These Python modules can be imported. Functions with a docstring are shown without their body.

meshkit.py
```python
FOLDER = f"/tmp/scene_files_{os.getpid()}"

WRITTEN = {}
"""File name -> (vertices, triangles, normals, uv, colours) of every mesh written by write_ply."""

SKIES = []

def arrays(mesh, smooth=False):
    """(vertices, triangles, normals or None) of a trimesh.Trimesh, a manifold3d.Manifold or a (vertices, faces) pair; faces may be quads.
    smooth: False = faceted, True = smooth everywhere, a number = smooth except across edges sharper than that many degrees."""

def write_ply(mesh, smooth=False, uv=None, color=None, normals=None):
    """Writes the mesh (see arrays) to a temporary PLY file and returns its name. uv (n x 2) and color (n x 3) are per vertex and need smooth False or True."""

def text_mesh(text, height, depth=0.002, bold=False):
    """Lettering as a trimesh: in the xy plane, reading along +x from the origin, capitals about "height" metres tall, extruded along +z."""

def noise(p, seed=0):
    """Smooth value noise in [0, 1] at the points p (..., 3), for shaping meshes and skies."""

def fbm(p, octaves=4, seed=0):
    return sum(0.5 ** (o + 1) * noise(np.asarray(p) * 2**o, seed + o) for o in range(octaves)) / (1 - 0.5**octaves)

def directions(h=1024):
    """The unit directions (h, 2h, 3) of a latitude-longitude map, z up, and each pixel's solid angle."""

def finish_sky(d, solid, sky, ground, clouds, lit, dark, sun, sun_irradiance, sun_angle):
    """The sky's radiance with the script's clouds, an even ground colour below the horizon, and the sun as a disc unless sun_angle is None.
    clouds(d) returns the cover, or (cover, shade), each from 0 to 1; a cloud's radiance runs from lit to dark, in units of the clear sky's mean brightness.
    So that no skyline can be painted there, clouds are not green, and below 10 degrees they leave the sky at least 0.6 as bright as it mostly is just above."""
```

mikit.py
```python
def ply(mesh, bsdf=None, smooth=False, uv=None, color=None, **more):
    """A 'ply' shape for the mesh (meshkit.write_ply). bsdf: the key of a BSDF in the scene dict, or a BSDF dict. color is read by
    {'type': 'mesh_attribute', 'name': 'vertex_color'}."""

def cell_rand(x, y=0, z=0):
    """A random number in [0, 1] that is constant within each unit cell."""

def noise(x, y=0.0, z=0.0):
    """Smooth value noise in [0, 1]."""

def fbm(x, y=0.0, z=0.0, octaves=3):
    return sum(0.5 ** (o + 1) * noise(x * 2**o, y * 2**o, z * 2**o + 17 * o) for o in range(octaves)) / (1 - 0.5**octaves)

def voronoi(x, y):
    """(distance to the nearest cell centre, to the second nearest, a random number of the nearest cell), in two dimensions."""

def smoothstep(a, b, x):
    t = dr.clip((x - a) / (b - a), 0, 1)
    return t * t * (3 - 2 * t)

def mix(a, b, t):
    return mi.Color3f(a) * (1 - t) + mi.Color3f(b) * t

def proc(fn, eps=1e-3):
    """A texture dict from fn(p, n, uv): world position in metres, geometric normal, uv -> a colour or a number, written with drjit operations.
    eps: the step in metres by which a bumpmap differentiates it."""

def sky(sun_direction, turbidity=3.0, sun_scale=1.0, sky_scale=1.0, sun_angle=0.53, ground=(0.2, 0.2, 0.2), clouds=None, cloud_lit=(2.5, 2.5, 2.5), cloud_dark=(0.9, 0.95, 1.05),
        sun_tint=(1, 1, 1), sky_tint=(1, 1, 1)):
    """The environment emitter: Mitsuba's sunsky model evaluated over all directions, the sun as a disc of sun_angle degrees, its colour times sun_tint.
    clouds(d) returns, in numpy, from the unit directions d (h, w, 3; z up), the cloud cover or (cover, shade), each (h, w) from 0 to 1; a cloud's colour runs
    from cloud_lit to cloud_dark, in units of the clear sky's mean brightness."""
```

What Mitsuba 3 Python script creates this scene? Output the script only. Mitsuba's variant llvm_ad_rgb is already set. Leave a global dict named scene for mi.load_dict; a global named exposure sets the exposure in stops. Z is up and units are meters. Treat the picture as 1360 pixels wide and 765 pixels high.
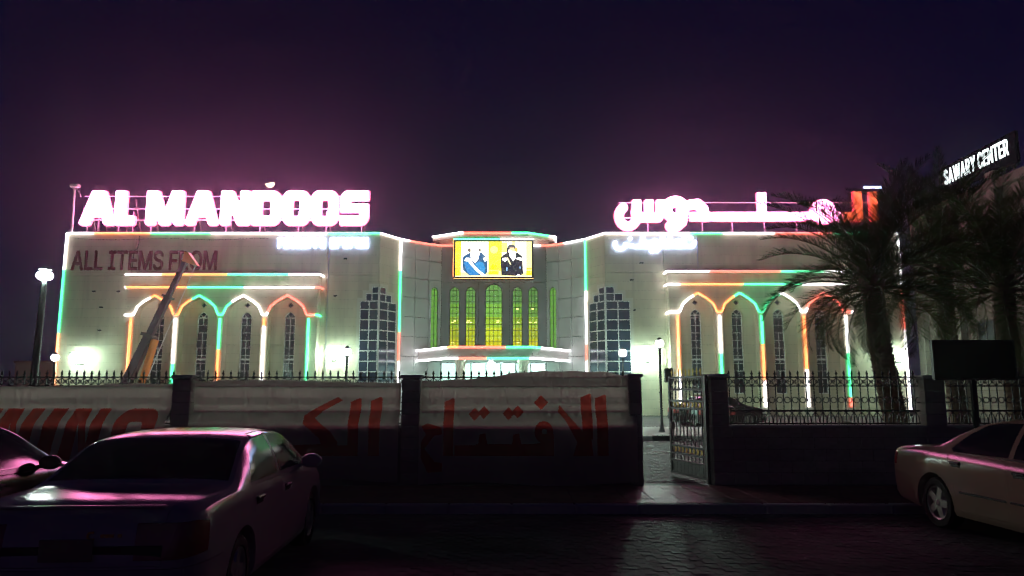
import math, random, copy
import numpy as np, trimesh, mitsuba as mi, mikit, meshkit, manifold3d as m3
import drjit as dr
from shapely.geometry import Polygon, LineString, Point, box as sbox, MultiPolygon
from shapely.ops import unary_union
from shapely import affinity
from scipy.interpolate import PchipInterpolator

random.seed(11); rng = np.random.default_rng(11)
T = mi.ScalarTransform4f
scene, labels = {}, {}

# ------------------------------------------------------------------ camera, sky, exposure
PITCH = math.atan(138.5 / 970)
HAZE = 0.0013
exposure = 1.0
scene['camera'] = {'type': 'perspective', 'fov': 2 * math.degrees(math.atan(680 / 970)), 'fov_axis': 'x', 'near_clip': 0.1, 'far_clip': 6000.0,
    'to_world': T().look_at(origin=[0, 0, 1.7], target=[0, math.cos(PITCH), 1.7 + math.sin(PITCH)], up=[0, 0, 1]),
    'medium': {'type': 'ref', 'id': 'haze_air'}}
scene['haze_air'] = {'type': 'homogeneous', 'albedo': {'type': 'rgb', 'value': [.95, .95, .95]}, 'sigma_t': {'type': 'rgb', 'value': [HAZE] * 3},
    'phase': {'type': 'hg', 'g': 0.90}}
scene['night_sky'] = mikit.sky([-0.1, -1.0, 0.25], turbidity=3, sun_scale=0.0, sky_scale=0.016, sky_tint=(1.5, 0.75, 4.9), ground=(.1, .1, .1))
scene['night_sky']['sampling_weight'] = 2.0

# ------------------------------------------------------------------ helpers
def add(key, mesh, bsdf, parent=None, smooth=False, emit=None, weight=1.0, **kw):
    base = (parent + '__' + key) if parent else key
    k, i = base, 0
    while k in scene or k in labels and parent is None and k in scene:
        i += 1; k = f'{base}_{i:03d}'
    d = mikit.ply(mesh, bsdf, smooth=smooth, **kw)
    if emit is not None:
        d['emitter'] = {'type': 'area', 'radiance': {'type': 'rgb', 'value': [float(c) for c in emit]}, 'sampling_weight': float(weight)}
    scene[k] = d
    return k

def again(key, d, parent=None, to_world=None, bsdf=None):
    base = (parent + '__' + key) if parent else key
    k, i = base, 0
    while k in scene:
        i += 1; k = f'{base}_{i:03d}'
    d = dict(d)
    if to_world is not None: d['to_world'] = to_world
    if bsdf is not None: d['bsdf'] = {'type': 'ref', 'id': bsdf}
    scene[k] = d
    return k

def thing(name, label, cat, group=None):
    k, i = name, 0
    while k in labels:
        i += 1; k = f'{name}_{i:03d}'
    labels[k] = {'label': label, 'category': cat}
    if group: labels[k]['group'] = group
    return k

def struct(key, mesh, bsdf, label=None, **kw):
    k = add(key, mesh, bsdf, **kw)
    labels[k] = {'kind': 'structure'}
    if label: labels[k]['label'] = label
    return k

cat = trimesh.util.concatenate
def bx(x0, x1, y0, y1, z0, z1):
    m = trimesh.creation.box((x1 - x0, y1 - y0, z1 - z0)); m.apply_translation(((x0 + x1) / 2, (y0 + y1) / 2, (z0 + z1) / 2)); return m

def cbx(x0, x1, y0, y1, z0, z1, c=0.01):
    """box with chamfered edges"""
    s = [];
    for ax in range(3):
        lo, hi = np.array([x0, y0, z0], float) + c, np.array([x1, y1, z1], float) - c
        lo[ax] -= c; hi[ax] += c
        for p in np.ndindex(2, 2, 2): s.append([(lo, hi)[p[k]][k] for k in range(3)])
    return trimesh.PointCloud(np.array(s)).convex_hull

def tube(pts, r, n=8, cap=True):
    p = np.asarray(pts, float); r = np.broadcast_to(np.asarray(r, float), (len(p),))
    t = np.gradient(p, axis=0); t /= np.linalg.norm(t, axis=1, keepdims=True) + 1e-12
    ref = np.array([0, 0, 1.0]) if abs(t[:, 2]).mean() < .9 else np.array([0, 1.0, 0])
    a = np.cross(t, ref); a /= np.linalg.norm(a, axis=1, keepdims=True) + 1e-12
    b = np.cross(t, a); an = np.arange(n) * 2 * np.pi / n + np.pi / n
    v = (p[:, None] + r[:, None, None] * (np.cos(an)[None, :, None] * a[:, None] + np.sin(an)[None, :, None] * b[:, None])).reshape(-1, 3)
    f = []
    for i in range(len(p) - 1):
        for j in range(n):
            q = [i * n + j, i * n + (j + 1) % n, (i + 1) * n + (j + 1) % n, (i + 1) * n + j]
            f += [[q[0], q[2], q[1]], [q[0], q[3], q[2]]]
    if cap:
        c0 = len(v); v = np.vstack([v, p[:1], p[-1:]]); e = (len(p) - 1) * n
        for j in range(n):
            f += [[c0, j, (j + 1) % n], [c0 + 1, e + (j + 1) % n, e + j]]
    m = trimesh.Trimesh(v, np.array(f), process=False)
    if m.volume < 0: m.invert()
    return m

def lathe(prof, n=24, at=(0, 0, 0)):
    m = trimesh.creation.revolve(np.asarray(prof, float), sections=n); m.apply_translation(at); return m

def polys(g):
    return [p for p in getattr(g, 'geoms', [g]) if p.geom_type == 'Polygon' and p.area > 1e-7]

def ext_on(p0, p1, poly, d0, d1):
    """extrude polygon(s) in (s, z) of the vertical plane p0 -> p1 from depth d0 to d1 (outward, to the right-hand side of the walking direction)"""
    p0, p1 = np.array(p0, float), np.array(p1, float); u = (p1 - p0) / np.linalg.norm(p1 - p0); o = np.array([u[1], -u[0]])
    out = []
    for g in polys(poly):
        m = trimesh.creation.extrude_polygon(g, d1 - d0, engine='earcut'); v = m.vertices.copy()
        w = np.column_stack([p0[0] + u[0] * v[:, 0] + o[0] * (v[:, 2] + d0), p0[1] + u[1] * v[:, 0] + o[1] * (v[:, 2] + d0), v[:, 1]])
        m = trimesh.Trimesh(w, m.faces, process=False)
        if m.volume < 0: m.invert()
        out.append(m)
    return cat(out)

def ext(poly, y0, y1):           # poly in (x, z), front at y0, back at y1
    return ext_on((0, 0), (1, 0), poly, -y1, -y0)

def prism_z(poly, z0, z1):
    ms = []
    for g in polys(poly):
        m = trimesh.creation.extrude_polygon(g, z1 - z0, engine='earcut'); m.apply_translation((0, 0, z0)); ms.append(m)
    return cat(ms)

# ------------------------------------------------------------------ materials
N = mikit
def mat(name, d):
    scene[name] = d; return name
def two(d): return {'type': 'twosided', 'bsdf': d}
def rgb(*c): return {'type': 'rgb', 'value': list(c)}
def prin(name, c, rough=.6, metal=0., spec=.5, **k):
    return mat(name, two({'type': 'principled', 'base_color': rgb(*c) if isinstance(c, (tuple, list)) else c, 'roughness': rough, 'metallic': metal, 'specular': spec, **k}))

def f_stone(p, n, uv):
    joint = dr.minimum(dr.abs(p.z / .62 - dr.floor(p.z / .62) - .5), .5)
    line = N.smoothstep(.482, .497, joint)
    st = N.fbm(p.x * .35, p.y * .35, p.z * .25, 4); gr = N.fbm(p.x * 4, p.y * 4, p.z * 1.2, 3)
    streak = N.smoothstep(.48, .75, N.fbm(p.x * 1.9, p.y * 1.9, p.z * .10, 4))
    row = N.cell_rand(p.z / .62, dr.floor((p.x + p.y) / 1.24 + .5 * dr.floor(p.z / .62)))
    v = (.86 + .2 * st + .1 * (gr - .5) + .06 * (row - .5)) * (1 - .26 * line) * (1 - .11 * streak)
    return mi.Color3f(.63, .555, .42) * v
prin('stone', mikit.proc(f_stone), .75, spec=.3)
def f_panel(p, n, uv):
    v = .85 + .25 * N.fbm(p.x * .8, p.y * .8, p.z * .5, 3)
    return mi.Color3f(.50, .51, .50) * v
prin('panel', mikit.proc(f_panel), .42, spec=.5)
def f_grey(p, n, uv):
    return mi.Color3f(.20, .20, .22) * (.85 + .3 * N.fbm(p.x * .9, p.y * .9, p.z * .4, 3))
prin('grey_wall', mikit.proc(f_grey), .55)
prin('trim', (.62, .57, .48), .6)
prin('canopy_board', (.30, .29, .28), .5)
prin('white_metal', (.75, .76, .76), .4)
prin('steel', (.45, .45, .47), .35, .8)
prin('dark_steel', (.05, .05, .055), .45, .3)
prin('black_iron', (.02, .02, .023), .5, .2)
prin('gold', (.75, .52, .10), .35, .6)
prin('joint', (.06, .06, .06), .9)
mat('window_glass', two({'type': 'roughplastic', 'diffuse_reflectance': rgb(.02, .03, .045), 'alpha': .02, 'int_ior': 1.52}))
prin('bay_glass', (.03, .05, .09), .10, .25, .9)
prin('lamp_dark', (.02, .02, .02), .5)
def f_block(p, n, uv):
    g = N.fbm(p.x * 18, p.y * 18, p.z * 18, 3); c = N.cell_rand(p.x / .403, p.z / .2)
    d = N.fbm(p.x * 1.2, p.y, p.z * .8, 3)
    return mi.Color3f(.34, .31, .27) * (.75 + .3 * g + .15 * (c - .5)) * (.75 + .4 * d)
prin('block', mikit.proc(f_block), .85, spec=.2)
prin('mortar', (.18, .17, .16), .95, spec=.1)
def f_pave(p, n, uv):
    g = N.fbm(p.x * 30, p.y * 30, p.z * 3, 3); d = N.fbm(p.x * .9, p.y * .9, 0, 4)
    c = N.cell_rand(p.x / .23, p.y / .115)
    oil = N.smoothstep(.62, .75, N.fbm(p.x * .7 + 9, p.y * .7, 2, 4))
    return mi.Color3f(.10, .098, .096) * (.7 + .35 * g + .25 * (c - .5)) * (.65 + .6 * d) * (1 - .45 * oil)
prin('paver', mikit.proc(f_pave), .72, spec=.3)
def f_red(p, n, uv):
    g = N.fbm(p.x * 20, p.y * 20, 0, 3); c = N.cell_rand(p.x / .3, p.y / .3)
    return mi.Color3f(.17, .085, .075) * (.7 + .4 * g + .2 * (c - .5))
prin('red_tile', mikit.proc(f_red), .55, spec=.4)
def f_sand(p, n, uv):
    return mi.Color3f(.20, .18, .15) * (.6 + .5 * N.fbm(p.x * .5, p.y * .5, 0, 4) + .3 * N.fbm(p.x * 9, p.y * 9, 0, 2))
prin('bed', mikit.proc(f_sand), .9, spec=.2)
def f_conc(p, n, uv):
    return mi.Color3f(.42, .41, .38) * (.7 + .35 * N.fbm(p.x * 2, p.y * 2, p.z * 2, 4) + .2 * N.fbm(p.x * 25, p.y * 25, p.z * 25, 2))
prin('concrete', mikit.proc(f_conc), .8, spec=.3)
prin('kerb_black', (.035, .035, .04), .6)
prin('kerb_white', (.62, .62, .58), .6)
prin('road_paint', (.6, .6, .57), .7)
def f_bark(p, n, uv):
    return mi.Color3f(.15, .105, .07) * (.55 + .8 * N.fbm(p.x * 14, p.y * 14, p.z * 22, 3))
prin('bark', mikit.proc(f_bark), .9, spec=.15)
def f_leaf(p, n, uv):
    return mi.Color3f(.055, .075, .030) * (.6 + .9 * N.fbm(p.x * 3, p.y * 3, p.z * 3, 2))
mat('leaf', {'type': 'principledthin', 'base_color': mikit.proc(f_leaf), 'roughness': .5, 'diff_trans': .7, 'spec_trans': 0.0})
prin('rachis', (.10, .10, .045), .6)
def f_cloth(p, n, uv):
    w = N.fbm(p.x * 1.3, p.y, p.z * 2.2, 4); fine = N.fbm(p.x * 60, 0, p.z * 60, 2)
    dust = N.smoothstep(.9, .2, p.z)
    return N.mix(mi.Color3f(.50, .44, .39), mi.Color3f(.36, .32, .28), dust * .6) * (.78 + .3 * w + .1 * fine)
mat('cloth', {'type': 'principledthin', 'base_color': mikit.proc(f_cloth), 'roughness': .8, 'diff_trans': .85, 'spec_trans': 0.0})
def f_print(p, n, uv):
    return mi.Color3f(.46, .075, .055) * (.75 + .4 * N.fbm(p.x * 2, p.y, p.z * 3, 4))
mat('red_print', {'type': 'principledthin', 'base_color': mikit.proc(f_print), 'roughness': .8, 'diff_trans': 1.0, 'spec_trans': 0.0})
def f_pink(p, n, uv):
    return mi.Color3f(.50, .25, .24) * (.8 + .35 * N.fbm(p.x * .8, p.y, p.z * .8, 3))
prin('pink_plaster', mikit.proc(f_pink), .85)
def f_beige(p, n, uv):
    j = N.smoothstep(.47, .495, dr.abs(p.z / .9 - dr.floor(p.z / .9) - .5)); 
    return mi.Color3f(.16, .145, .115) * (.75 + .35 * N.fbm(p.x * .7, p.y * .7, p.z * .4, 4)) * (1 - .4 * j)
prin('beige_plaster', mikit.proc(f_beige), .8)
mat('sign_board', two({'type': 'diffuse', 'reflectance': rgb(.008, .008, .014)}))
mat('letter_brown', two({'type': 'diffuse', 'reflectance': rgb(.15, .022, .02)}))
prin('crane_grey', (.05, .03, .05), .5, .1)
prin('crane_orange', (.75, .22, .04), .4)
prin('rubber', (.012, .012, .012), .8, spec=.3)
prin('alloy', (.40, .39, .36), .35, .75)
prin('black_trim', (.012, .012, .013), .35)
prin('chrome', (.8, .8, .8), .12, 1.0)
mat('car_glass', two({'type': 'roughplastic', 'diffuse_reflectance': rgb(.004, .005, .006), 'alpha': .012, 'int_ior': 1.52}))
prin('tail_red', (.22, .01, .01), .12, 0, .7, clearcoat=1.0)
prin('head_lens', (.55, .55, .55), .08, .3, .8)
prin('plate', (.25, .22, .12), .5)
def paint(name, c, metal, rough=.35):
    mat(name, two({'type': 'roughplastic', 'diffuse_reflectance': rgb(*c), 'alpha': .035, 'int_ior': 1.5, 'nonlinear': True}))
paint('paint_silver', (.60, .60, .56), .15, .30); paint('paint_dark', (.014, .003, .004), .1, .3); paint('paint_champagne', (.56, .43, .34), .35, .30)
paint('paint_black', (.01, .011, .012), .1); paint('paint_white', (.6, .6, .6), .0); paint('paint_blue', (.02, .03, .07), .3)
prin('led_off', (.3, .3, .3), .5)

# light colours (relative) and strengths
WHT, GRN, ORG, RED = np.array([1, .97, 1.0]) * 2.6, np.array([.06, 1.15, .40]) * 1.35, np.array([1.25, .30, .07]) * 1.3, np.array([1.25, .16, .10]) * 1.25
SIGN, BLUE, LAMP = np.array([1, .22, .52]) * 9, np.array([.36, .52, 1.0]) * 3.6, np.array([.64, 1.0, .80])

# ------------------------------------------------------------------ ground
GZ, PZ = 0.0, 0.12
g = 900
struct('ground', bx(-g, g, -60, g, -.6, -.02), 'bed')
struct('car_park_paving', bx(-40, 40, -30, 10.68, -.06, -.006), 'paver')
struct('pavement', bx(-40, 40, 10.85, 12.9, -.1, PZ - .008), 'red_tile')
struct('yard_paving', bx(-60, 60, 12.9, 130, -.1, PZ - .012), 'paver')
labels['car_park_paving']['label'] = 'dark interlocking block paving of the parking strip in front of the wall'

def paver_poly():
    L, W, a = .222, .109, .018     # zigzag interlocking block
    return Polygon([(0, 0), (L * .25, a), (L * .75, -a), (L, 0), (L - .0, W), (L * .75, W - a), (L * .25, W + a), (0, W)])
PP = paver_poly()
def paver_mesh(x, y, z, dz, rot):
    h = .06
    p = np.array(PP.buffer(-.003, join_style=2).exterior.coords)[:-1]; c = p.mean(0); q = c + (p - c) * np.array([.955, .92]); n = len(p)
    v = np.vstack([np.column_stack([p, np.full(n, -h)]), np.column_stack([p, np.full(n, -.007)]), np.column_stack([q, np.zeros(n)]), [[*c, 0]]])
    f = []
    for i in range(n):
        j = (i + 1) % n
        for k in (0, 1):
            f += [[k * n + i, k * n + j, k * n + n + j], [k * n + i, k * n + n + j, k * n + n + i]]
        f.append([2 * n + i, 2 * n + j, 3 * n])
    v[:, 2] += dz + (v[:, :2] - c) @ rot
    v = v + [x, y, z]
    m = trimesh.Trimesh(v, f, process=False)
    if m.face_normals[-1][2] < 0: m.invert()
    return m
def pave(x0, x1, y0, y1, z, keep, holder, best=0):
    """lay blocks; the `best` nearest to keep() are parts of their own, the rest one stuff part"""
    allb = []
    for r, y in enumerate(np.arange(y0, y1 - .11, .1135)):
        for x in np.arange(x0 - (r % 2) * .112, x1, .2255):
            if keep(x, y): allb.append((x, y))
    allb.sort(key=lambda b: abs(b[0] - 1.9) * 1.6 + abs(b[1] - 8.4) * .8)
    ms = [paver_mesh(x, y, z, rng.normal(0, .0015), rng.normal(0, .012, 2)) for x, y in allb]
    for m in ms[:best]: add('paving_block', m, 'paver', holder)
    if ms[best:]:
        k = add('loose_laid_blocks', cat(ms[best:]), 'paver', holder); labels[k] = {'kind': 'stuff', 'label': 'remaining interlocking paving blocks'}
pave(-1.0, 5.6, 5.6, 10.62, 0, lambda x, y: True, 'car_park_paving', 290)
pave(1.2, 5.0, 13.4, 24.4, PZ, lambda x, y: True, 'yard_paving')
# pavement tiles by the gate, kerb stones
for i, x in enumerate(np.arange(0.5, 5.2, .4)):
    for y in np.arange(10.88, 12.85, .4):
        add('tile', cbx(x, x + .394, y, y + .394, PZ - .04, PZ + rng.normal(0, .0012), .004), 'red_tile', 'pavement')
struct('kerb', bx(-40, 40, 10.70, 10.85, -.2, PZ - .02), 'concrete', label='low concrete kerb between the parking strip and the pavement')
for x in np.arange(-9, 9.9, .9):
    add('kerb_stone', cbx(x, x + .888, 10.68, 10.852, -.05, PZ + rng.normal(.002, .002), .018), 'concrete', 'kerb')
# yard: planted island with black and white kerb, parking road beyond
struct('island', bx(-20, 40, 24.8, 31.5, 0, PZ + .13), 'concrete', label='raised traffic island in the yard behind the gate')
for i, x in enumerate(np.arange(-2, 14, .95)):
    add('kerb_stone', cbx(x, x + .94, 24.6, 24.82, 0, PZ + .16, .02), 'kerb_black' if i % 2 else 'kerb_white', 'island')
struct('parking_line', bx(2.3, 2.42, 16.5, 21.5, PZ - .01, PZ + .006), 'road_paint', label='thin white painted line on the yard paving')
m = bx(-.05, .05, -2.5, 2.5, PZ, PZ + .006); m.apply_transform(trimesh.transformations.rotation_matrix(math.radians(-62), [0, 0, 1])); m.apply_translation((3.6, 19.6, 0))
scene.pop('parking_line'); labels.pop('parking_line'); struct('parking_line', m, 'road_paint', label='thin white painted line on the yard paving')

# ------------------------------------------------------------------ the shop building
S = thing('department_store', 'wide pale stone shopping building with concave centre, arched side wings and coloured light strips', 'building')
AX = -1.37
def mx(x): return 2 * AX - x
LW, LK, LC = -31.0, -9.2, (-8.07, 52.0)            # left corner, kink, end of chamfer
RW, RK, RC = 26.85, mx(-9.2), (mx(-8.07), 52.0)
HZ = 12.65
# backing body
body = Polygon([(LW, 50.3), (LK, 50.3), (LC[0], 52.3), (-7.1, 53.35), (-6.2, 54.15), (-5.31, 54.75), (mx(-5.31), 54.75), (mx(-6.2), 54.15), (mx(-7.1), 53.35), (RC[0], 52.3), (RK, 50.3), (RW, 50.3), (RW, 90), (LW, 90)])
add('core', prism_z(body, PZ - .2, HZ - .25), 'joint', S)
add('roof', prism_z(body.buffer(-.1), HZ - .24, HZ - .12), 'concrete', S)

def pointed(cx, hw, z0, z1, rise):
    """narrow window outline with a pointed head"""
    pts = [(cx - hw, z0), (cx + hw, z0), (cx + hw, z1 - rise)]
    for t in (.25, .5, .75): pts.append((cx + hw * math.cos(t * math.pi / 2) ** .9, z1 - rise + rise * (1 - (1 - t) ** 1.4) * .96))
    pts.append((cx, z1))
    for t in (.75, .5, .25): pts.append((cx - hw * math.cos(t * math.pi / 2) ** .9, z1 - rise + rise * (1 - (1 - t) ** 1.4) * .96))
    pts.append((cx - hw, z1 - rise))
    return Polygon(pts)

def panel_split(p0, p1, region, xs, zs, depth=.3, gap=.02, name='wall_panel', m='stone'):
    for a, b in zip(xs[:-1], xs[1:]):
        for c, d in zip(zs[:-1], zs[1:]):
            q = region.intersection(sbox(a + gap / 2, c + gap / 2, b - gap / 2, d - gap / 2))
            for pg in polys(q):
                if pg.area > .05: add(name, ext_on(p0, p1, pg, -depth, 0), m, S)

def wing(x0, x1, ax0, ax1, posts, zt1, zt2, spring, apex, top, side):
    """one flat wing with its projecting arcade"""
    P0, P1 = (0, 50), (1, 50)
    cs = [(a + b) / 2 for a, b in zip(posts[:-1], posts[1:])]
    holes, orn = [], []
    for c in cs:
        holes.append(pointed(c, .37, 1.6, spring + .30, .42)); orn.append(affinity.rotate(sbox(c - .15, spring + .6, c + .15, spring + .9), 45))
    reg = sbox(x0, PZ, x1, top).difference(unary_union(holes + orn))
    xs = sorted({x0, ax0 - .15, ax1 + .35, x1}); zs = [PZ, 4.9, zt1 + .05, top]
    panel_split(P0, P1, reg, xs, zs)
    for o in orn: add('ornament', ext(o.buffer(-.03), 50.14, 50.29), 'window_glass', S)
    # arcade: projecting block with pointed arch openings
    d = .75; ars = []
    for a, b in zip(posts[:-1], posts[1:]):
        c, hw = (a + b) / 2, (b - a) / 2
        s = apex - spring
        ars.append(Polygon([(a + .22, PZ - .1), (b - .22, PZ - .1), (b - .22, spring), (b - .39, spring + .43 * s), (b - .80, spring + .70 * s), (c, apex - .04), (a + .80, spring + .70 * s), (a + .39, spring + .43 * s), (a + .22, spring)]))
    blk = sbox(ax0, PZ, ax1, zt1 + .05).difference(unary_union(ars))
    add('arcade', ext(blk, 50 - d, 50 - .002), 'stone', S)
    add('cornice', cat([cbx(ax0 - .10, ax1 + .10, 50 - d - .10, 49.99, zt1 - .12, zt1 + .12, .03), cbx(ax0 - .08, ax1 + .08, 50 - d - .08, 49.99, zt2 - .10, zt2 + .10, .03)]), 'trim', S)
    for p in posts:
        add('pilaster_base', cbx(p - .30, p + .30, 50 - d - .06, 49.9, PZ, PZ + .6, .02), 'trim', S)
    # windows
    for c in cs:
        z0, z1 = 1.6, spring + .30; out = pointed(c, .365, z0, z1, .42); inn = pointed(c, .31, z0 + .06, z1 - .05, .38)
        bars = [sbox(c - .02, z0, c + .02, z1 - .42)]; zz = list(np.arange(z0 + .5, z1 - .40, .52))
        for q in zz: bars.append(sbox(c - .36, q - .02, c + .36, q + .02))
        bars.append(sbox(c - .36, 3.86, c + .36, 3.98)); bars.append(sbox(c - .36, z1 - .45, c + .36, z1 - .38))
        bars += [LineString([(c, z1 - .4), (c - .2, z1 - .16)]).buffer(.018), LineString([(c, z1 - .4), (c + .2, z1 - .16)]).buffer(.018)]
        grid = unary_union([out.difference(inn)] + [b_.intersection(out) for b_ in bars])
        w = add('window', ext(grid, 50.12, 50.18), 'white_metal', S)
        for pg in polys(inn.difference(unary_union(bars).buffer(.003))):
            if pg.area > .01:
                t = rng.normal(0, .004)
                add('pane', ext_on((0, 50.165), (1, 50.165 + t), pg, -.02, 0), 'window_glass', w)
    return ars
POL = [-25.77, -22.76, -19.75, -16.76, -13.76]; POR = [11.21, 14.05, 16.88, 19.75, 22.58]
A_L = (9.65, 8.77, 6.88, 8.21); A_R = (9.86, 8.98, 7.08, 8.39)
wing(LW, LK, -26.15, -13.2, POL, *A_L, HZ, -1)
wing(RK, RW, 10.68, 23.05, POR, *A_R, HZ, 1)
for x, z in ((-28.9, 8.6), (-27.2, 8.6), (-28.3, 7.5), (-28.3, 5.9), (-12.2, 8.3), (-11.6, 10.9), (8.3, 9.4), (8.4, 7.3), (9.0, 10.6), (25.0, 8.1)): add('wall_vent', cbx(x - .13, x + .13, 49.97, 50.02, z - .05, z + .05, .008), 'dark_steel', S)
add('downpipe', tube([(-12.72, 49.93, 12.5), (-12.72, 49.93, PZ + .2)], .035, 8), 'steel', S, smooth=40); add('downpipe', tube([(12.9, 49.93, 12.5), (12.9, 49.93, 9.98)], .035, 8), 'steel', S, smooth=40)
add('cable', tube([(-26.0, 49.96, 12.55), (-26.05, 49.95, 11.6), (-26.3, 49.95, 11.45), (-26.35, 49.93, 9.8)], .025, 5), 'rubber', S)
add('cable', cat([tube([(x, 49.96 - .0, 12.32 - .10 * math.sin((x + 31) / 20 * 9.42) ** 2), (x + .5, 49.96, 12.32 - .10 * math.sin((x + 31.5) / 20 * 9.42) ** 2)], .016, 4) for x in np.arange(-30.5, -17, .5)]), 'rubber', S)
# outer side walls
add('side_wall', bx(LW - .02, LW + .3, 50.31, 90, PZ, HZ), 'stone', S); add('side_wall', bx(RW - .3, RW + .02, 50.31, 90, PZ, HZ), 'stone', S)
# chamfers (stone) and concave quarter (square cladding panels)
for sgn in (0, 1):
    f = (lambda p: p) if sgn == 0 else (lambda p: (mx(p[0]), p[1]))
    q0, q1 = f((LK, 50.0)), f(LC)
    if sgn: q0, q1 = q1, q0
    L = math.dist(q0, q1); panel_split(q0, q1, sbox(0, PZ, L, HZ), [0, L], [PZ, 4.9, 9.7, HZ], gap=.015)
    pts = [f(p) for p in [LC, (-7.1, 53.05), (-6.2, 53.85), (-5.31, 54.4)]]
    if sgn: pts = pts[::-1]
    for i, (a, b) in enumerate(zip(pts[:-1], pts[1:])):
        L = math.dist(a, b); zs = [PZ, 1.4, 2.83, 4.26, 5.69, 7.12, 8.55, 9.98, 11.41, HZ]
        last = i == (0 if sgn else 2)
        reg = sbox(0, PZ, L, HZ)
        if last:
            wc = L * .5; wo = pointed(wc, .30, 4.7, 9.55, .4); reg = reg.difference(wo)
        panel_split(a, b, reg, [0, L], zs, gap=.035, name='cladding_panel', m='panel')
        if last:
            bars = unary_union([wo.difference(wo.buffer(-.04)), sbox(wc - .015, 4.7, wc + .015, 9.5)] + [sbox(wc - .3, z - .015, wc + .3, z + .015).intersection(wo) for z in np.arange(5.1, 9.3, .42)])
            w = add('window', ext_on(a, b, bars, -.16, -.10), 'dark_steel', S)
            add('pane', ext_on(a, b, wo.buffer(-.01), -.22, -.17), 'lamp_dark', w, emit=(.06, .18, .02), weight=.3)
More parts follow.
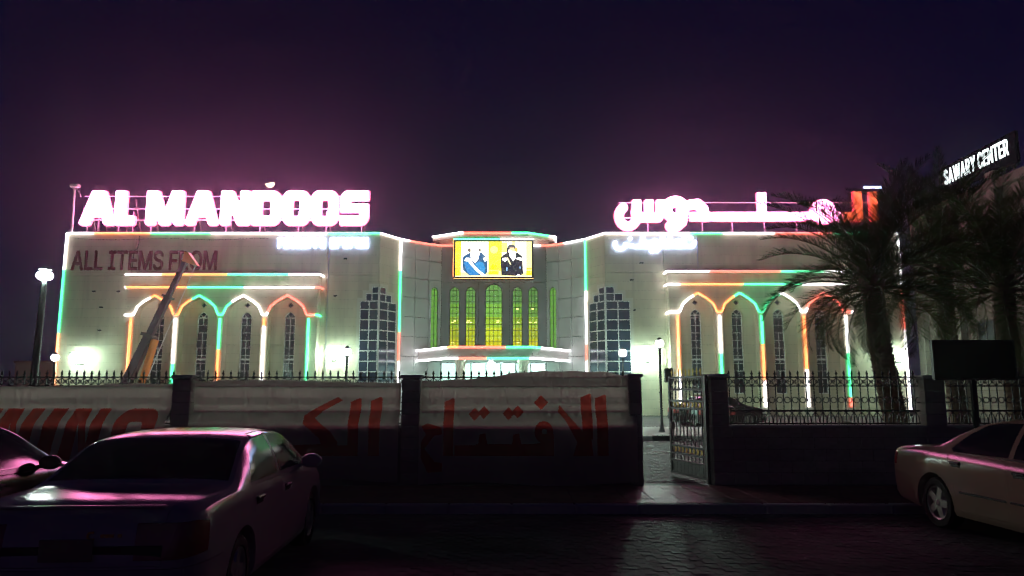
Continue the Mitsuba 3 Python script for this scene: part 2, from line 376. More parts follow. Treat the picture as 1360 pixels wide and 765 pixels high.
# bay windows at the kinks: stepped glass grids on the flat and on the chamfer
def bay(q0, q1, width, atend, parent):
    """half a bay: columns from the corner outwards; atend: corner is at the far end (q1)"""
    L = math.dist(q0, q1); cw = width / 2
    rows = [PZ + .1, .95, 1.66, 2.37, 3.08, 3.79, 4.50, 5.21, 5.92, 6.63, 7.34, 7.92]
    def s(a, b, c, d): return sbox(L - b if atend else a, c, L - a if atend else b, d)
    cells = [(k * cw, (k + 1) * cw, a, b) for a, b in zip(rows[:-1], rows[1:]) for k in (0, 1)]
    cells += [(0, width * .36, 7.92, 8.45), (width * .36, width * .70, 7.92, 8.45), (0, width * .36, 8.45, 8.92)]
    shape = unary_union([s(*c) for c in cells]); bars = unary_union([s(*c).difference(s(*c).buffer(-.035, join_style=2)) for c in cells])
    edge = shape.buffer(.22, join_style=2).difference(shape).intersection(sbox(0, 0, L, 12))
    add('bay_surround', ext_on(q0, q1, edge, .002, .09), 'trim', S)
    add('frame', ext_on(q0, q1, bars, .002, .10), 'white_metal', parent)
    for c in cells:
        m = ext_on(q0, q1, s(*c).buffer(-.037, join_style=2), .01, .06); e = rng.normal(0, .006, 3)
        ctr = m.vertices.mean(0); m.apply_transform(trimesh.transformations.rotation_matrix(rng.normal(0, .006), [e[0] * 50, .3, 1], ctr))
        add('pane', m, 'bay_glass', parent)
for sgn in (0, 1):
    w = S + '__bay_window' + ('_001' if sgn else '')
    if sgn == 0:
        bay((LK - 3, 50), (LK, 50), 1.25, True, w); bay((LK, 50), LC, 1.85, False, w)
    else:
        bay((RK, 50), (RK + 3, 50), 1.66, False, w); bay(RC, (RK, 50), 1.85, True, w)
# centre wall with five lit pointed windows
cw = [(-4.31, .38, 9.6), (-3.11, .38, 9.6), (AX, .64, 9.84), (.40, .38, 9.6), (1.59, .38, 9.6)]
ws = [pointed(c, h, 4.6, t, .45 if h < .5 else .6) for c, h, t in cw]
reg = sbox(-5.31, PZ, mx(-5.31), HZ).difference(unary_union(ws)).difference(sbox(-4.0, PZ, 1.3, 3.7))
panel_split((0, 54.4), (1, 54.4), reg, [-5.31, -2.5, -.2, mx(-5.31)], [PZ, 3.7, 4.6, 9.9, HZ], gap=.025, m='grey_wall')
for (c, h, t), wo in zip(cw, ws):
    nx = 4 if h > .5 else 3
    bars = [wo.difference(wo.buffer(-.05))] + [sbox(c - h + 2 * h * i / nx - .02, 4.6, c - h + 2 * h * i / nx + .02, t) for i in range(1, nx)] + [sbox(c - h, z - .02, c + h, z + .02) for z in np.arange(5.0, t, .43)]
    w = add('window', ext(unary_union(bars).intersection(wo), 54.50, 54.56), 'dark_steel', S)
    for a, b, col in ((4.6, 5.6, (.62, .60, .0)), (5.6, 6.5, (.50, .60, .01)), (6.5, 7.3, (.33, .55, .02)), (7.3, 8.3, (.17, .42, .04)), (8.3, 10, (.12, .32, .06))):
        pg = wo.intersection(sbox(c - h, a + .003, c + h, b))
        add('pane', ext(pg, 54.62, 54.66), 'lamp_dark', w, emit=np.array(col) * .62 * rng.uniform(.85, 1.1) * (1.05 if h > .5 else .75), weight=.4)
    for _ in range(3 if h < .5 else 2):   # lamps of the hall seen through the glass
        x_, z_ = c + rng.uniform(-h + .15, h - .15), rng.choice([5.4, 6.9, 7.0, 7.9])
        add('interior_lamp', bx(x_ - .10, x_ + .10, 54.585, 54.6, z_ - .02, z_ + .02), 'lamp_dark', w, emit=(2.2, 1.9, .6), weight=.1)
# crown above the centre
cr = Polygon([(-6.08, 55.0), (-3.94, 53.5), (mx(-3.94), 53.5), (mx(-6.08), 55.0), (mx(-6.08), 60), (-6.08, 60)])
add('crown', cat([prism_z(cr, 13.2, 13.55), prism_z(cr.buffer(-.5).intersection(sbox(-20, 54.6, 20, 61)), HZ - .2, 13.2)]), 'trim', S)
# entrance canopy
FY, CZ0, CZ1 = 48.9, 3.91, 4.72
can = Polygon([(-6.85, 53.3), (-4.14, FY), (mx(-4.14), FY), (mx(-6.85), 53.3), (mx(-5.3), 54.39), (-5.3, 54.39)])
add('canopy', prism_z(can, CZ0, CZ1), 'canopy_board', S)
for x in (-3.5, mx(-3.5)):
    add('column', lathe([(0, PZ), (.42, PZ), (.42, PZ + .3), (.33, PZ + .35), (.31, 3.5), (.42, 3.7), (.42, CZ0 - .003), (0, CZ0 - .003)], 28, (x, 50.0, 0)), 'trim', S, smooth=35)
# entrance front under the canopy: lit glazing with mullions
ent = [(-6.9, 53.25), (-5.3, 54.37), (mx(-5.3), 54.37), (mx(-6.9), 53.25)]
ef = add('entrance', cat([bx(x - .04, x + .04, 53.80, 53.88, PZ, CZ0 - .01) for x in np.linspace(-5.2, mx(-5.2), 8)] + [bx(-5.2, mx(-5.2), 53.81, 53.87, z - .03, z + .03) for z in (PZ + .1, 2.5, CZ0 - .06)]), 'steel', S)
for a, b in zip(np.linspace(-5.2, mx(-5.2), 8)[:-1], np.linspace(-5.2, mx(-5.2), 8)[1:]):
    for c, d in ((PZ + .14, 2.46), (2.54, CZ0 - .1)):
        add('pane', bx(a + .045, b - .045, 53.9, 53.92, c, d), 'lamp_dark', ef, emit=np.array([.55, 1.0, .82]) * rng.uniform(.8, 1.1), weight=.6)
add('entrance_lamp', trimesh.creation.icosphere(2, .22).apply_translation((AX - .05, 49.5, 3.62)), 'lamp_dark', S, smooth=True, emit=LAMP * 60, weight=3)

# ---- light strips
def strip(path, cols, r=.08, name='light_strip', holder=None):
    """path: polyline of points; cols: list of (fraction end, colour)"""
    p = np.array(path, float); seg = np.linalg.norm(np.diff(p, axis=0), axis=1); cum = np.concatenate([[0], np.cumsum(seg)]) / seg.sum()
    a = 0.
    for b, col in cols:
        fr = [a] + [c for c in cum if a + 1e-6 < c < b - 1e-6] + [b]
        q = np.column_stack([np.interp(fr, cum, p[:, k]) for k in range(3)])
        if len(q) > 2 and np.linalg.norm(q[0] - q[1]) < 1e-4: q = q[1:]
        ln = np.linalg.norm(np.diff(q, axis=0), axis=1).sum()
        ms = [tube([q[i], q[i + 1]], r, 6) for i in range(len(q) - 1)]
        add(name, cat(ms), 'led_off', holder or S, emit=col, weight=.25 + .12 * ln * float(np.mean(col)) )
        a = b
ZT = HZ + .05
def uf(x0, x1, us, xa, xb): pass
def fr(x, a, b): return (x - a) / (b - a)
# roof edge, left: x from -31 to -9.2 then chamfer
strip([(LW - .05, 49.92, ZT), (LK, 49.92, ZT)], [(.085, WHT), (.265, ORG), (.46, GRN), (.83, WHT), (1, GRN)])
cl = [LC, (-7.1, 53.05), (-6.2, 53.85), (-5.31, 54.4), (-4.35, 54.35)]
strip([(LK, 49.92, ZT)] + [(x, y - .08, ZT) for x, y in cl], [(.45, WHT), (1, RED)])
strip([(mx(x), y - .08, ZT) for x, y in cl[::-1]], [(.12, WHT), (.55, RED), (1, WHT)])
strip([(RC[0], RC[1] - .08, ZT), (RK, 49.92, ZT)], [(1, WHT)])
strip([(RK, 49.92, ZT), (RW + .05, 49.92, ZT)], [(.29, WHT), (.405, GRN), (.58, WHT), (.78, RED), (.965, GRN), (1, WHT)])
# verticals: corners and chamfer ends
strip([(LW - .05, 49.92, ZT), (LW - .05, 49.92, PZ + .3)], [(.21, WHT), (.57, GRN), (1, ORG)])
strip([(RW + .05, 49.92, ZT), (RW + .05, 49.92, PZ + .3)], [(.32, WHT), (.55, RED), (1, WHT)])
strip([(LC[0] + .05, 51.9, ZT), (LC[0] + .05, 51.9, PZ + .3)], [(.19, WHT), (.55, GRN), (.72, RED), (1, WHT)])
strip([(RC[0] - .05, 51.9, ZT), (RC[0] - .05, 51.9, PZ + .3)], [(.31, GRN), (.62, WHT), (.72, RED), (1, WHT)])
def arcade_lights(ax0, ax1, posts, zt1, zt2, spring, apex, c1, c2, ca, cp):
    y = 49.25 - .16
    strip([(ax0 - .14, 49.95, zt1), (ax0 - .14, y, zt1), (ax1 + .14, y, zt1), (ax1 + .14, 49.95, zt1)], c1)
    strip([(ax0 - .12, 49.95, zt2), (ax0 - .12, y + .02, zt2), (ax1 + .12, y + .02, zt2), (ax1 + .12, 49.95, zt2)], c2)
    s = apex - spring; y2 = 49.25 - .07; path = [(ax0 - .05, 49.95, spring), (ax0 - .05, y2, spring)]
    for a, b in zip(posts[:-1], posts[1:]):
        c = (a + b) / 2
        path += [(a + .16, y2, spring + .02), (a + .39, y2, spring + .43 * s), (a + .80, y2, spring + .70 * s), (c, y2, apex), (b - .80, y2, spring + .70 * s), (b - .39, y2, spring + .43 * s), (b - .16, y2, spring + .02)]
    path += [(ax1 + .05, y2, spring), (ax1 + .05, 49.95, spring)]
    strip(path, ca)
    for p, c in zip(posts, cp):
        strip([(p, y2, spring - .22), (p, y2, PZ + .65)], c, r=.09)
arcade_lights(-26.15, -13.2, POL, *A_L, [(.22, WHT), (.52, ORG), (.80, GRN), (1, WHT)], [(.06, WHT), (.34, ORG), (.60, GRN), (.92, WHT), (1, RED)],
    [(.155, WHT), (.36, ORG), (.56, GRN), (.73, WHT), (.95, RED), (1, GRN)],
    [[(.75, ORG), (1, WHT)], [(.52, WHT), (1, GRN)], [(.36, GRN), (1, ORG)], [(.09, ORG), (1, WHT)], [(.72, GRN), (1, ORG)]])
arcade_lights(10.68, 23.05, POR, *A_R, [(.26, WHT), (.60, RED), (.80, GRN), (1, WHT)], [(.12, WHT), (.42, ORG), (.70, GRN), (1, WHT)],
    [(.16, WHT), (.37, ORG), (.60, GRN), (.74, WHT), (.95, RED), (1, WHT)],
    [[(.62, ORG), (1, WHT)], [(.42, WHT), (1, GRN)], [(.32, GRN), (.72, ORG), (1, WHT)], [(.60, ORG), (1, WHT)], [(.42, WHT), (.9, GRN), (1, RED)]])
# crown strip and canopy strips
strip([(-6.1, 54.9, 13.5), (-3.95, 53.42, 13.5), (mx(-3.95), 53.42, 13.5), (mx(-6.1), 54.9, 13.5), (mx(-6.1), 54.9, 13.05)], [(.27, WHT), (.60, RED), (.90, GRN), (1, WHT)])
for z, cols in ((CZ1 - .03, [(.30, WHT), (.36, ORG), (.56, RED), (.74, GRN), (1, WHT)]), (CZ0 + .03, [(.36, WHT), (.48, RED), (.66, GRN), (1, WHT)])):
    strip([(-6.9, 53.15, z), (-4.18, FY - .07, z), (mx(-4.18), FY - .07, z), (mx(-6.9), 53.15, z)], cols)

# ------------------------------------------------------------------ signs on the roof and walls
def letter(ch):
    o = None
    if ch == 'A': o = Polygon([(0, 0), (.33, 1), (.70, 1), (1, 0), (.70, 0), (.63, .24), (.37, .24), (.30, 0)])
    if ch == 'L': o = unary_union([sbox(0, 0, .56, 1), sbox(0, 0, 1, .29)])
    if ch == 'M': o = sbox(0, 0, 1, 1).difference(unary_union([Polygon([(.33, 1.01), (.67, 1.01), (.5, .42)]), Polygon([(.25, -.01), (.37, -.01), (.30, .30)]), Polygon([(.63, -.01), (.75, -.01), (.70, .30)])]))
    if ch == 'N': o = sbox(0, 0, 1, 1).difference(unary_union([Polygon([(.42, 1.01), (.65, 1.01), (.65, .52)]), Polygon([(.34, -.01), (.58, -.01), (.34, .46)])]))
    if ch in 'DOS':
        o = Point(.5, .5).buffer(1).envelope
        o = affinity.scale(sbox(.28, .28, .72, .72).buffer(.28, quad_segs=12), 1, 1)
        if ch == 'D': o = unary_union([o, sbox(0, 0, .5, 1)]).difference(sbox(.355, .28, .645, .71))
        if ch == 'O': o = o.difference(sbox(.44, .33, .56, .67).buffer(.06))
        if ch == 'S': o = unary_union([o, sbox(.6, .72, 1, 1), sbox(0, 0, .4, .27)]).difference(unary_union([sbox(.36, .625, 1.1, .71), sbox(-.1, .295, .68, .375)]))
    return o
def u2x(u, Y=50.3): return (u - 680) / 970 * Y * 1.0
RS = thing('rooftop_sign', 'huge glowing pink white rooftop letters reading AL MANDOOS on the left wing', 'sign')
z0, z1 = 13.33, 15.85
spans = [('A', 105.5, 154), ('L', 152.5, 180), ('M', 194, 244), ('A', 245.5, 291), ('N', 292.5, 332), ('D', 333.5, 373), ('O', 374.5, 411), ('O', 412.5, 449), ('S', 451, 489.5)]
def sx(u): return -30.55 + (u - 105) * (20.42 / 384.0)
for ch, a, b in spans:
    xa, xb = sx(a), sx(b); zz = z1 + (.06 if ch in 'DOS' else 0) - (u2x(0) * 0)
    pg = affinity.translate(affinity.scale(letter(ch), xb - xa, z1 - z0, origin=(0, 0)), xa, z0)
    pg = pg.buffer(.10, join_style=2).buffer(-.26).buffer(.12) if ch != 'S' else pg.buffer(-.09).buffer(.05)
    face = add('letter', ext(pg, 50.10, 50.28), 'led_off', RS, emit=SIGN, weight=5)
    add('rim_light', ext(pg.buffer(.075), 50.40, 50.46), 'led_off', face, emit=np.array([1, .025, .06]) * 1.5, weight=.8)
for z in (13.72, 14.55, 15.45): add('rail', tube([(-30.3, 50.34, z), (-10.2, 50.34, z)], .045, 6), 'white_metal', RS)
for u in (115, 130, 157, 176, 200, 258, 300, 345, 396, 433, 480): add('post', cat([tube([(sx(u), 50.5, HZ - .15), (sx(u), 50.5, 14.4)], .06, 6), tube([(sx(u), 50.55, 15.3), (sx(u), 51.9, HZ - .15)], .035, 5)]), 'steel', RS)
k = thing('roof_floodlight', 'white bent floodlight post at the far left end of the roof letters', 'floodlight')
add('post', tube([(-30.75, 49.95, HZ + .05), (-30.82, 49.95, 15.9)], .08), 'white_metal', k); add('lamp_head', cbx(-31.1, -30.45, 49.7, 50.1, 15.95, 16.25, .08), 'white_metal', k); add('arm', tube([(-30.82, 49.95, 15.9), (-30.5, 49.9, 15.7), (-30.3, 49.9, 15.3)], .05), 'white_metal', k)

def stroke(pts, w, cap=1): return LineString(pts).buffer(w / 2, cap_style=cap, join_style=1)
def arc(cx, cz, rx, rz, a0, a1, n=14): return [(cx + rx * math.cos(math.radians(a)), cz + rz * math.sin(math.radians(a))) for a in np.linspace(a0, a1, n)]
RA = thing('rooftop_sign', 'huge glowing pink white Arabic rooftop lettering on the right wing', 'sign')
def ax(u): return (u - 680) / 970 * 50.0
W = .68
glyphs = [
    # seen: bowl and teeth
    unary_union([stroke([(ax(829), 14.85)] + [(ax(838) + 0.0, 14.9)] , .62, 2).intersection(sbox(-99, 0, 99, 0.1)), stroke(arc(ax(838.5), 14.0, .62, .72, 120, 385), W), stroke([(ax(851), 15.2), (ax(851), 14.25), (ax(856), 13.9), (ax(880), 13.9), (ax(884), 14.3), (ax(884), 15.2)], W, 2), stroke([(ax(868), 15.2), (ax(868), 13.9)], W, 2)]),
    # waw
    unary_union([Point(ax(904), 14.5).buffer(.98).difference(Point(ax(903.5), 14.45).buffer(.2)), stroke([(ax(913), 14.5), (ax(912), 13.6), (ax(905), 13.3), (ax(897), 13.28)], W + .1)]),
    # dal and the long base line
    unary_union([stroke([(ax(925), 14.85), (ax(934), 14.9), (ax(942), 14.5), (ax(944), 13.97)], W + .05), stroke([(ax(923), 13.97), (ax(952), 13.97)], W, 2)]),
    unary_union([stroke([(ax(952.5), 13.97), (ax(1088), 13.97)], W, 2), sbox(ax(1016), 14.0, ax(1029), 15.75)]),
    unary_union([Point(ax(1106), 14.3).buffer(.92).difference(Point(ax(1106), 14.25).buffer(.22)), stroke([(ax(1088.5), 13.97), (ax(1130), 13.97)], W, 2)]),
    unary_union([stroke([(ax(1130.5), 13.97), (ax(1157), 13.97)], W, 2), sbox(ax(1148), 13.7, ax(1160), 15.8)]),
    sbox(ax(1170), 13.65, ax(1181), 15.8)]
for ig, gph in enumerate(glyphs):
    gph = gph.buffer(-.10).buffer(.05)
    face = add('letter', ext(gph, 50.10, 50.28), 'led_off', RA, emit=SIGN if ig < 5 else np.array([1, .11, .03]) * 1.2, weight=5)
    add('rim_light', ext(gph.buffer(.075), 50.40, 50.46), 'led_off', face, emit=np.array([1, .025, .06]) * 1.5, weight=.8)
for i in range(3):
    pg = sbox(ax(1164) + i * .42, 15.98 + .05 * (i % 2), ax(1164) + i * .42 + .36, 16.17); add('accent_light', ext(pg, 50.2, 50.3), 'led_off', RA, emit=BLUE * .7, weight=.5)
for z in (13.9, 15.0): add('rail', tube([(ax(826), 50.34, z), (ax(1180), 50.34, z)], .04, 6), 'white_metal', RA)
for u in (832, 866, 897, 941, 982, 1026, 1070, 1106, 1150, 1176): add('post', tube([(ax(u), 50.5, HZ - .15), (ax(u), 50.5, 14.3)], .055, 6), 'steel', RA)

# the small blue-white signs under the roof edge (their writing is lost in glare: close rounded strokes)
WS = thing('wall_sign', 'small blue white glowing sign in two words on the left wing below the roof letters', 'sign')
def glyph_row(x0, x1, z0, z1, n, seed):
    r = np.random.default_rng(seed); w = (x1 - x0) / n; out = []
    for i in range(n):
        a, b = x0 + i * w + .03, x0 + (i + 1) * w - .03; t = .15; h = r.integers(0, 4)
        parts = [sbox(a, z0, a + t, z1)]
        if h == 0: parts += [sbox(a, z1 - t, b, z1), sbox(a, (z0 + z1) / 2 - t / 2, b, (z0 + z1) / 2 + t / 2), sbox(a, z0, b, z0 + t)]
        if h == 1: parts += [sbox(b - t, z0, b, z1), sbox(a, (z0 + z1) / 2 - t / 2, b, (z0 + z1) / 2 + t / 2)]
        if h == 2: parts += [sbox(b - t, z0, b, z1), sbox(a, z1 - t, b, z1), sbox(a, z0, b, z0 + t)]
        if h == 3: parts += [sbox(a, z1 - t, b, z1), sbox(b - t, (z0 + z1) / 2, b, z1), sbox(a, (z0 + z1) / 2 - t / 2, b, (z0 + z1) / 2 + t / 2)]
        out.append(unary_union(parts).buffer(.0))
    return out
for x0, x1, n, sd in ((-16.35, -12.95, 8, 3), (-12.7, -9.98, 6, 5)):
    for pg in glyph_row(x0, x1, 11.62, 12.38, n, sd): add('letter', ext(pg, 49.82, 49.94), 'led_off', WS, emit=BLUE, weight=1)
WA = thing('wall_sign', 'small blue white glowing Arabic sign on the right wing below the roof letters', 'sign')
b0 = 11.75
gl = [unary_union([stroke(arc(ax(826), b0 + .12, .38, .30, 150, 370), .26), stroke([(ax(834), b0 + .1), (ax(846), b0 + .02)], .26), Point(ax(840), b0 + .55).buffer(.13)]),
      unary_union([stroke([(ax(847), b0), (ax(870), b0)], .28), stroke([(ax(856), b0 + .35), (ax(856), b0)], .26), Point(ax(857), b0 + .62).buffer(.14), stroke([(ax(863), b0 + .3), (ax(863), b0)], .26)]),
      unary_union([Point(ax(873), b0 + .18).buffer(.36).difference(Point(ax(873), b0 + .2).buffer(.08)), stroke([(ax(877), b0 + .1), (ax(876), b0 - .3), (ax(868), b0 - .35)], .26)]),
      unary_union([stroke([(ax(881), b0), (ax(912), b0)], .28), stroke([(ax(884), b0 + .62), (ax(884), b0)], .27), stroke([(ax(894), b0 + .62), (ax(890), b0)], .27), stroke([(ax(904), b0 + .45), (ax(904), b0)], .27)]),
      unary_union([stroke([(ax(912.5), b0), (ax(924), b0), (ax(927), b0 + .3)], .28), stroke([(ax(913), b0 + .62), (ax(913), b0)], .27), Point(ax(922), b0 + .6).buffer(.14)])]
for pg in gl: add('letter', ext(pg, 49.82, 49.94), 'led_off', WA, emit=BLUE * 1.0, weight=1)
# ALL ITEMS FROM
AL = thing('wall_lettering', 'dull red block letters reading ALL ITEMS FROM on the left wing wall', 'lettering')
def text_on(text, x0, x1, z0, h, y, holder, bsdf, depth=.08, bold=True, **kw):
    xs = 0; ms = []
    for ch in text:
        if ch == ' ': xs += h * .36; continue
        m = meshkit.text_mesh(ch, h, depth, bold); w = m.bounds[1][0] - m.bounds[0][0]; m.apply_translation((xs - m.bounds[0][0], 0, 0)); xs += w + h * .10; ms.append(m)
    k = (x1 - x0) / (xs - h * .1)
    for m in ms:
        v = m.vertices; w = np.column_stack([x0 + v[:, 0] * k, y - v[:, 2], z0 + v[:, 1]])
        m = trimesh.Trimesh(w, m.faces, process=False)
        if m.volume < 0: m.invert()
        add('letter', m, bsdf, holder, **kw)
text_on('ALL ITEMS FROM', -30.6, -20.5, 10.12, 1.30, 49.995, AL, 'letter_brown')

# ------------------------------------------------------------------ video screen
VS = thing('video_screen', 'bright video screen showing two seated bearded men in robes against yellow', 'screen')
vx0, vx1, vz0, vz1 = -4.22, 1.47, 10.2, 12.86
add('housing', cat([bx(vx0 - .12, vx1 + .12, 53.62, 54.38, vz0 - .12, vz1 + .12)]), 'dark_steel', VS)
def pic(s0, t0, pts): return Polygon([(s0 + a, t0 + b) for a, b in pts])
PWD, PHT = 970., 470.   # drawing units, y up, taken as a flat drawing
lay = [((1.5, 1.32, .42), sbox(0, 0, PWD, PHT))]
def L_(col, pg): lay.append((col, pg))
for c_, r_ in (((1.45, 1.2, .05), [(0, 0, 70, 470), (420, 80, 590, 470)]), ((1.3, .9, .02), [(420, 30, 550, 75), (900, 20, 970, 80), (0, 20, 45, 80)]), ((1.5, .62, .05), [(425, 95, 560, 118), (905, 95, 970, 118), (0, 95, 40, 118)]), ((1.6, 1.55, 1.2), [(70, 60, 420, 470), (590, 250, 720, 470), (760, 60, 900, 470)])):
    for q in r_: L_(c_, sbox(*q))
L_((1.1, 1.15, .25), sbox(590, 330, 660, 460)); L_((1.4, 1.1, .0), Point(490, 130).buffer(36)); L_((1.5, 1.35, .3), Point(490, 360).buffer(50))
# man on the left: blue robe, white turban and beard
L_((.02, .10, .24), Polygon([(100, 90), (90, 250), (120, 285), (185, 320), (330, 320), (380, 270), (410, 240), (405, 60), (370, 20), (180, 15)]))
L_((.02, .22, .55), Polygon([(105, 190), (160, 210), (220, 170), (300, 40), (290, 20), (190, 20), (150, 60)])); L_((.03, .28, .62), Polygon([(240, 170), (300, 205), (350, 190), (380, 120), (370, 40), (330, 60), (280, 120)]))
L_((1.9, 1.85, 1.8), Polygon([(110, 210), (135, 255), (185, 250), (230, 170), (300, 90), (400, 10), (350, 5), (270, 70), (200, 150), (160, 205)])); L_((1.9, 1.8, 1.7), Polygon([(350, 250), (400, 265), (395, 210), (370, 200)]))
L_((.16, .13, .12), unary_union([Point(180, 355).buffer(24), Point(305, 355).buffer(18)])); L_((1.6, 1.45, 1.25), Polygon([(195, 330), (190, 400), (240, 420), (300, 400), (295, 330), (250, 230)])); L_((2, 2, 2), unary_union([affinity.scale(Point(245, 400).buffer(50), 1.05, .6), Polygon([(185, 320), (310, 320), (290, 230), (250, 180), (200, 230)])]))
# man on the right: black robe, grey turban, white beard
L_((.012, .012, .03), Polygon([(585, 20), (575, 250), (610, 290), (660, 320), (790, 320), (850, 270), (860, 40), (820, 10)]))
L_((.10, .10, .11), affinity.scale(Point(715, 395).buffer(50), 1.0, .75)); L_((1.2, .72, .42), Polygon([(690, 340), (690, 390), (745, 390), (750, 340), (720, 310)])); L_((1.2, .55, .1), affinity.scale(Point(772, 360).buffer(24), .8, 1.3))
L_((.03, .03, .05), Polygon([(650, 320), (655, 390), (680, 390), (672, 310)])); L_((1.9, 1.85, 1.75), Polygon([(675, 350), (765, 340), (770, 260), (735, 205), (690, 270)]))
L_((1.7, 1.65, 1.6), Polygon([(590, 225), (600, 250), (645, 255), (665, 225), (630, 200)])); L_((1.6, 1.55, 1.5), Polygon([(760, 240), (800, 260), (850, 250), (840, 210)])); L_((1.2, 1.1, .6), Polygon([(650, 250), (665, 260), (710, 165), (695, 160)])); L_((.3, .6, 1.1), unary_union([sbox(645, 75, 662, 125), sbox(815, 110, 830, 135)]))
L_((1.9, 1.85, 1.8), Polygon([(770, 15), (800, 35), (850, 12)])); L_((1.5, 1.2, .7), sbox(0, 0, PWD, 12))
V, Fc, C = [], [], []; covered = None
for col, pg in reversed(lay):
    vis = pg if covered is None else pg.difference(covered); covered = pg if covered is None else covered.union(pg)
    for g_ in polys(vis):
        v, f = trimesh.creation.triangulate_polygon(g_, engine='earcut')
        o = len(V); V += v.tolist(); Fc += (f + o).tolist(); C += [col] * len(v)
V = np.array(V); Fc = np.array(Fc); V3 = np.column_stack([vx0 + V[:, 0] / PWD * (vx1 - vx0), np.full(len(V), 53.6), vz0 + V[:, 1] / PHT * (vz1 - vz0)])
nz = np.cross(V3[Fc[:, 1]] - V3[Fc[:, 0]], V3[Fc[:, 2]] - V3[Fc[:, 0]])[:, 1]; Fc[nz > 0] = Fc[nz > 0][:, ::-1]
C = np.array(C)
uniq = {}
for t in Fc: uniq.setdefault(tuple(C[t[0]]), []).append(t)
for col, ts in uniq.items():
    add('picture', (V3, np.array(ts)), 'lamp_dark', VS, emit=np.array(col) * .72, weight=.12)
strip([(vx0 - .15, 53.5, vz1 + .18), (vx1 + .15, 53.5, vz1 + .18)], [(.58, GRN), (1, WHT)], r=.07, holder=VS)
strip([(vx0 - .15, 53.52, vz1 + .1), (vx0 - .15, 53.52, vz0)], [(1, ORG)], r=.03, holder=VS); strip([(vx0 - .15, 53.52, vz0 - .14), (vx1 + .15, 53.52, vz0 - .14)], [(1, ORG)], r=.03, holder=VS)

# ------------------------------------------------------------------ lamps
for x, z, lab in ((-29.2, 3.95, 'glaring floodlight low on the wall by the left corner of the store'), (-12.0, 4.2, 'glaring floodlight between the left arcade and the left bay window'), (9.15, 4.1, 'glaring floodlight between the right bay window and the right arcade'), (26.0, 4.1, 'glaring floodlight at the right end of the store behind the palms')):
    k = thing('wall_floodlight', lab, 'floodlight', 'floodlights low on the store wall')
    add('bracket', tube([(x, 50, z - .35), (x, 49.1, z - .45), (x, 48.95, z - .3)], .04), 'dark_steel', k); add('cap', cbx(x - .3, x + .3, 48.7, 49.3, z + .345, z + .38, .012), 'dark_steel', k)
    add('bulb', trimesh.creation.icosphere(3, .34).apply_translation((x, 48.95, z)), 'lamp_dark', k, smooth=True, emit=LAMP * 42, weight=14)
def lamp_post(x, y, z, lab, r=.2, L=150, wt=8, post=.05, group='lantern posts in the yard'):
    k = thing('lamp_post', lab, 'lamp', group)
    add('post', lathe([(0, 0.02), (post * 2.4, .02), (post * 2.4, .25), (post * 1.5, .4), (post, .6), (post * .8, z - r - .06), (post * 2, z - r - .02), (0, z - r - .02)], 14, (x, y, 0)), 'dark_steel', k, smooth=35)
    add('globe', trimesh.creation.icosphere(3, r).apply_translation((x, y, z)), 'lamp_dark', k, smooth=True, emit=LAMP * L * 3.6, weight=wt)
    add('cap', lathe([(0, z + r + .09), (.05, z + r + .07), (r * .75, z + r * .82), (r * .70, z + r * .78), (0, z + r * .99)], 16, (x, y, 0)), 'dark_steel', k, smooth=35)
lamp_post(5.55, 27.5, 3.52, 'dark lamp post with white globe right behind the open gate', .15)
lamp_post(-6.75, 30, 3.35, 'lamp post with small globe in front of the left bay window', .16)
lamp_post(-21.2, 34, 3.3, 'lamp post with globe overlapping the left corner light strip', .17)
lamp_post(5.75, 38, 3.72, 'slim lamp post with globe before the right bay window', .2)
SL = thing('street_lamp', 'tall dark street lamp with one glaring flat head left of the store', 'street lamp')
add('post', tube([(-11.72, 18, .02), (-11.66, 18, 4.35)], [.11, .07], 14), 'dark_steel', SL, smooth=35)
add('arm', tube([(-11.66, 18, 4.2), (-11.66, 18, 4.50)], .05), 'dark_steel', SL)
add('diffuser', cat([trimesh.creation.icosphere(3, 1).apply_scale((.19, .19, .13)).apply_translation((-11.66, 18, 4.58))]), 'lamp_dark', SL, smooth=True, emit=LAMP * 160, weight=8)
add('hood', lathe([(0, 4.79), (.08, 4.775), (.15, 4.735), (.14, 4.725), (0, 4.745)], 20, (-11.66, 18, 0)), 'dark_steel', SL, smooth=35)
k = thing('intercom_post', 'short dark post with a flat box on top inside the gate', 'post')
add('post', tube([(5.58, 26.2, .1), (5.58, 26.2, 2.2)], .035), 'dark_steel', k); add('box', cbx(5.44, 5.72, 26.1, 26.3, 2.05, 2.55, .02), 'dark_steel', k)

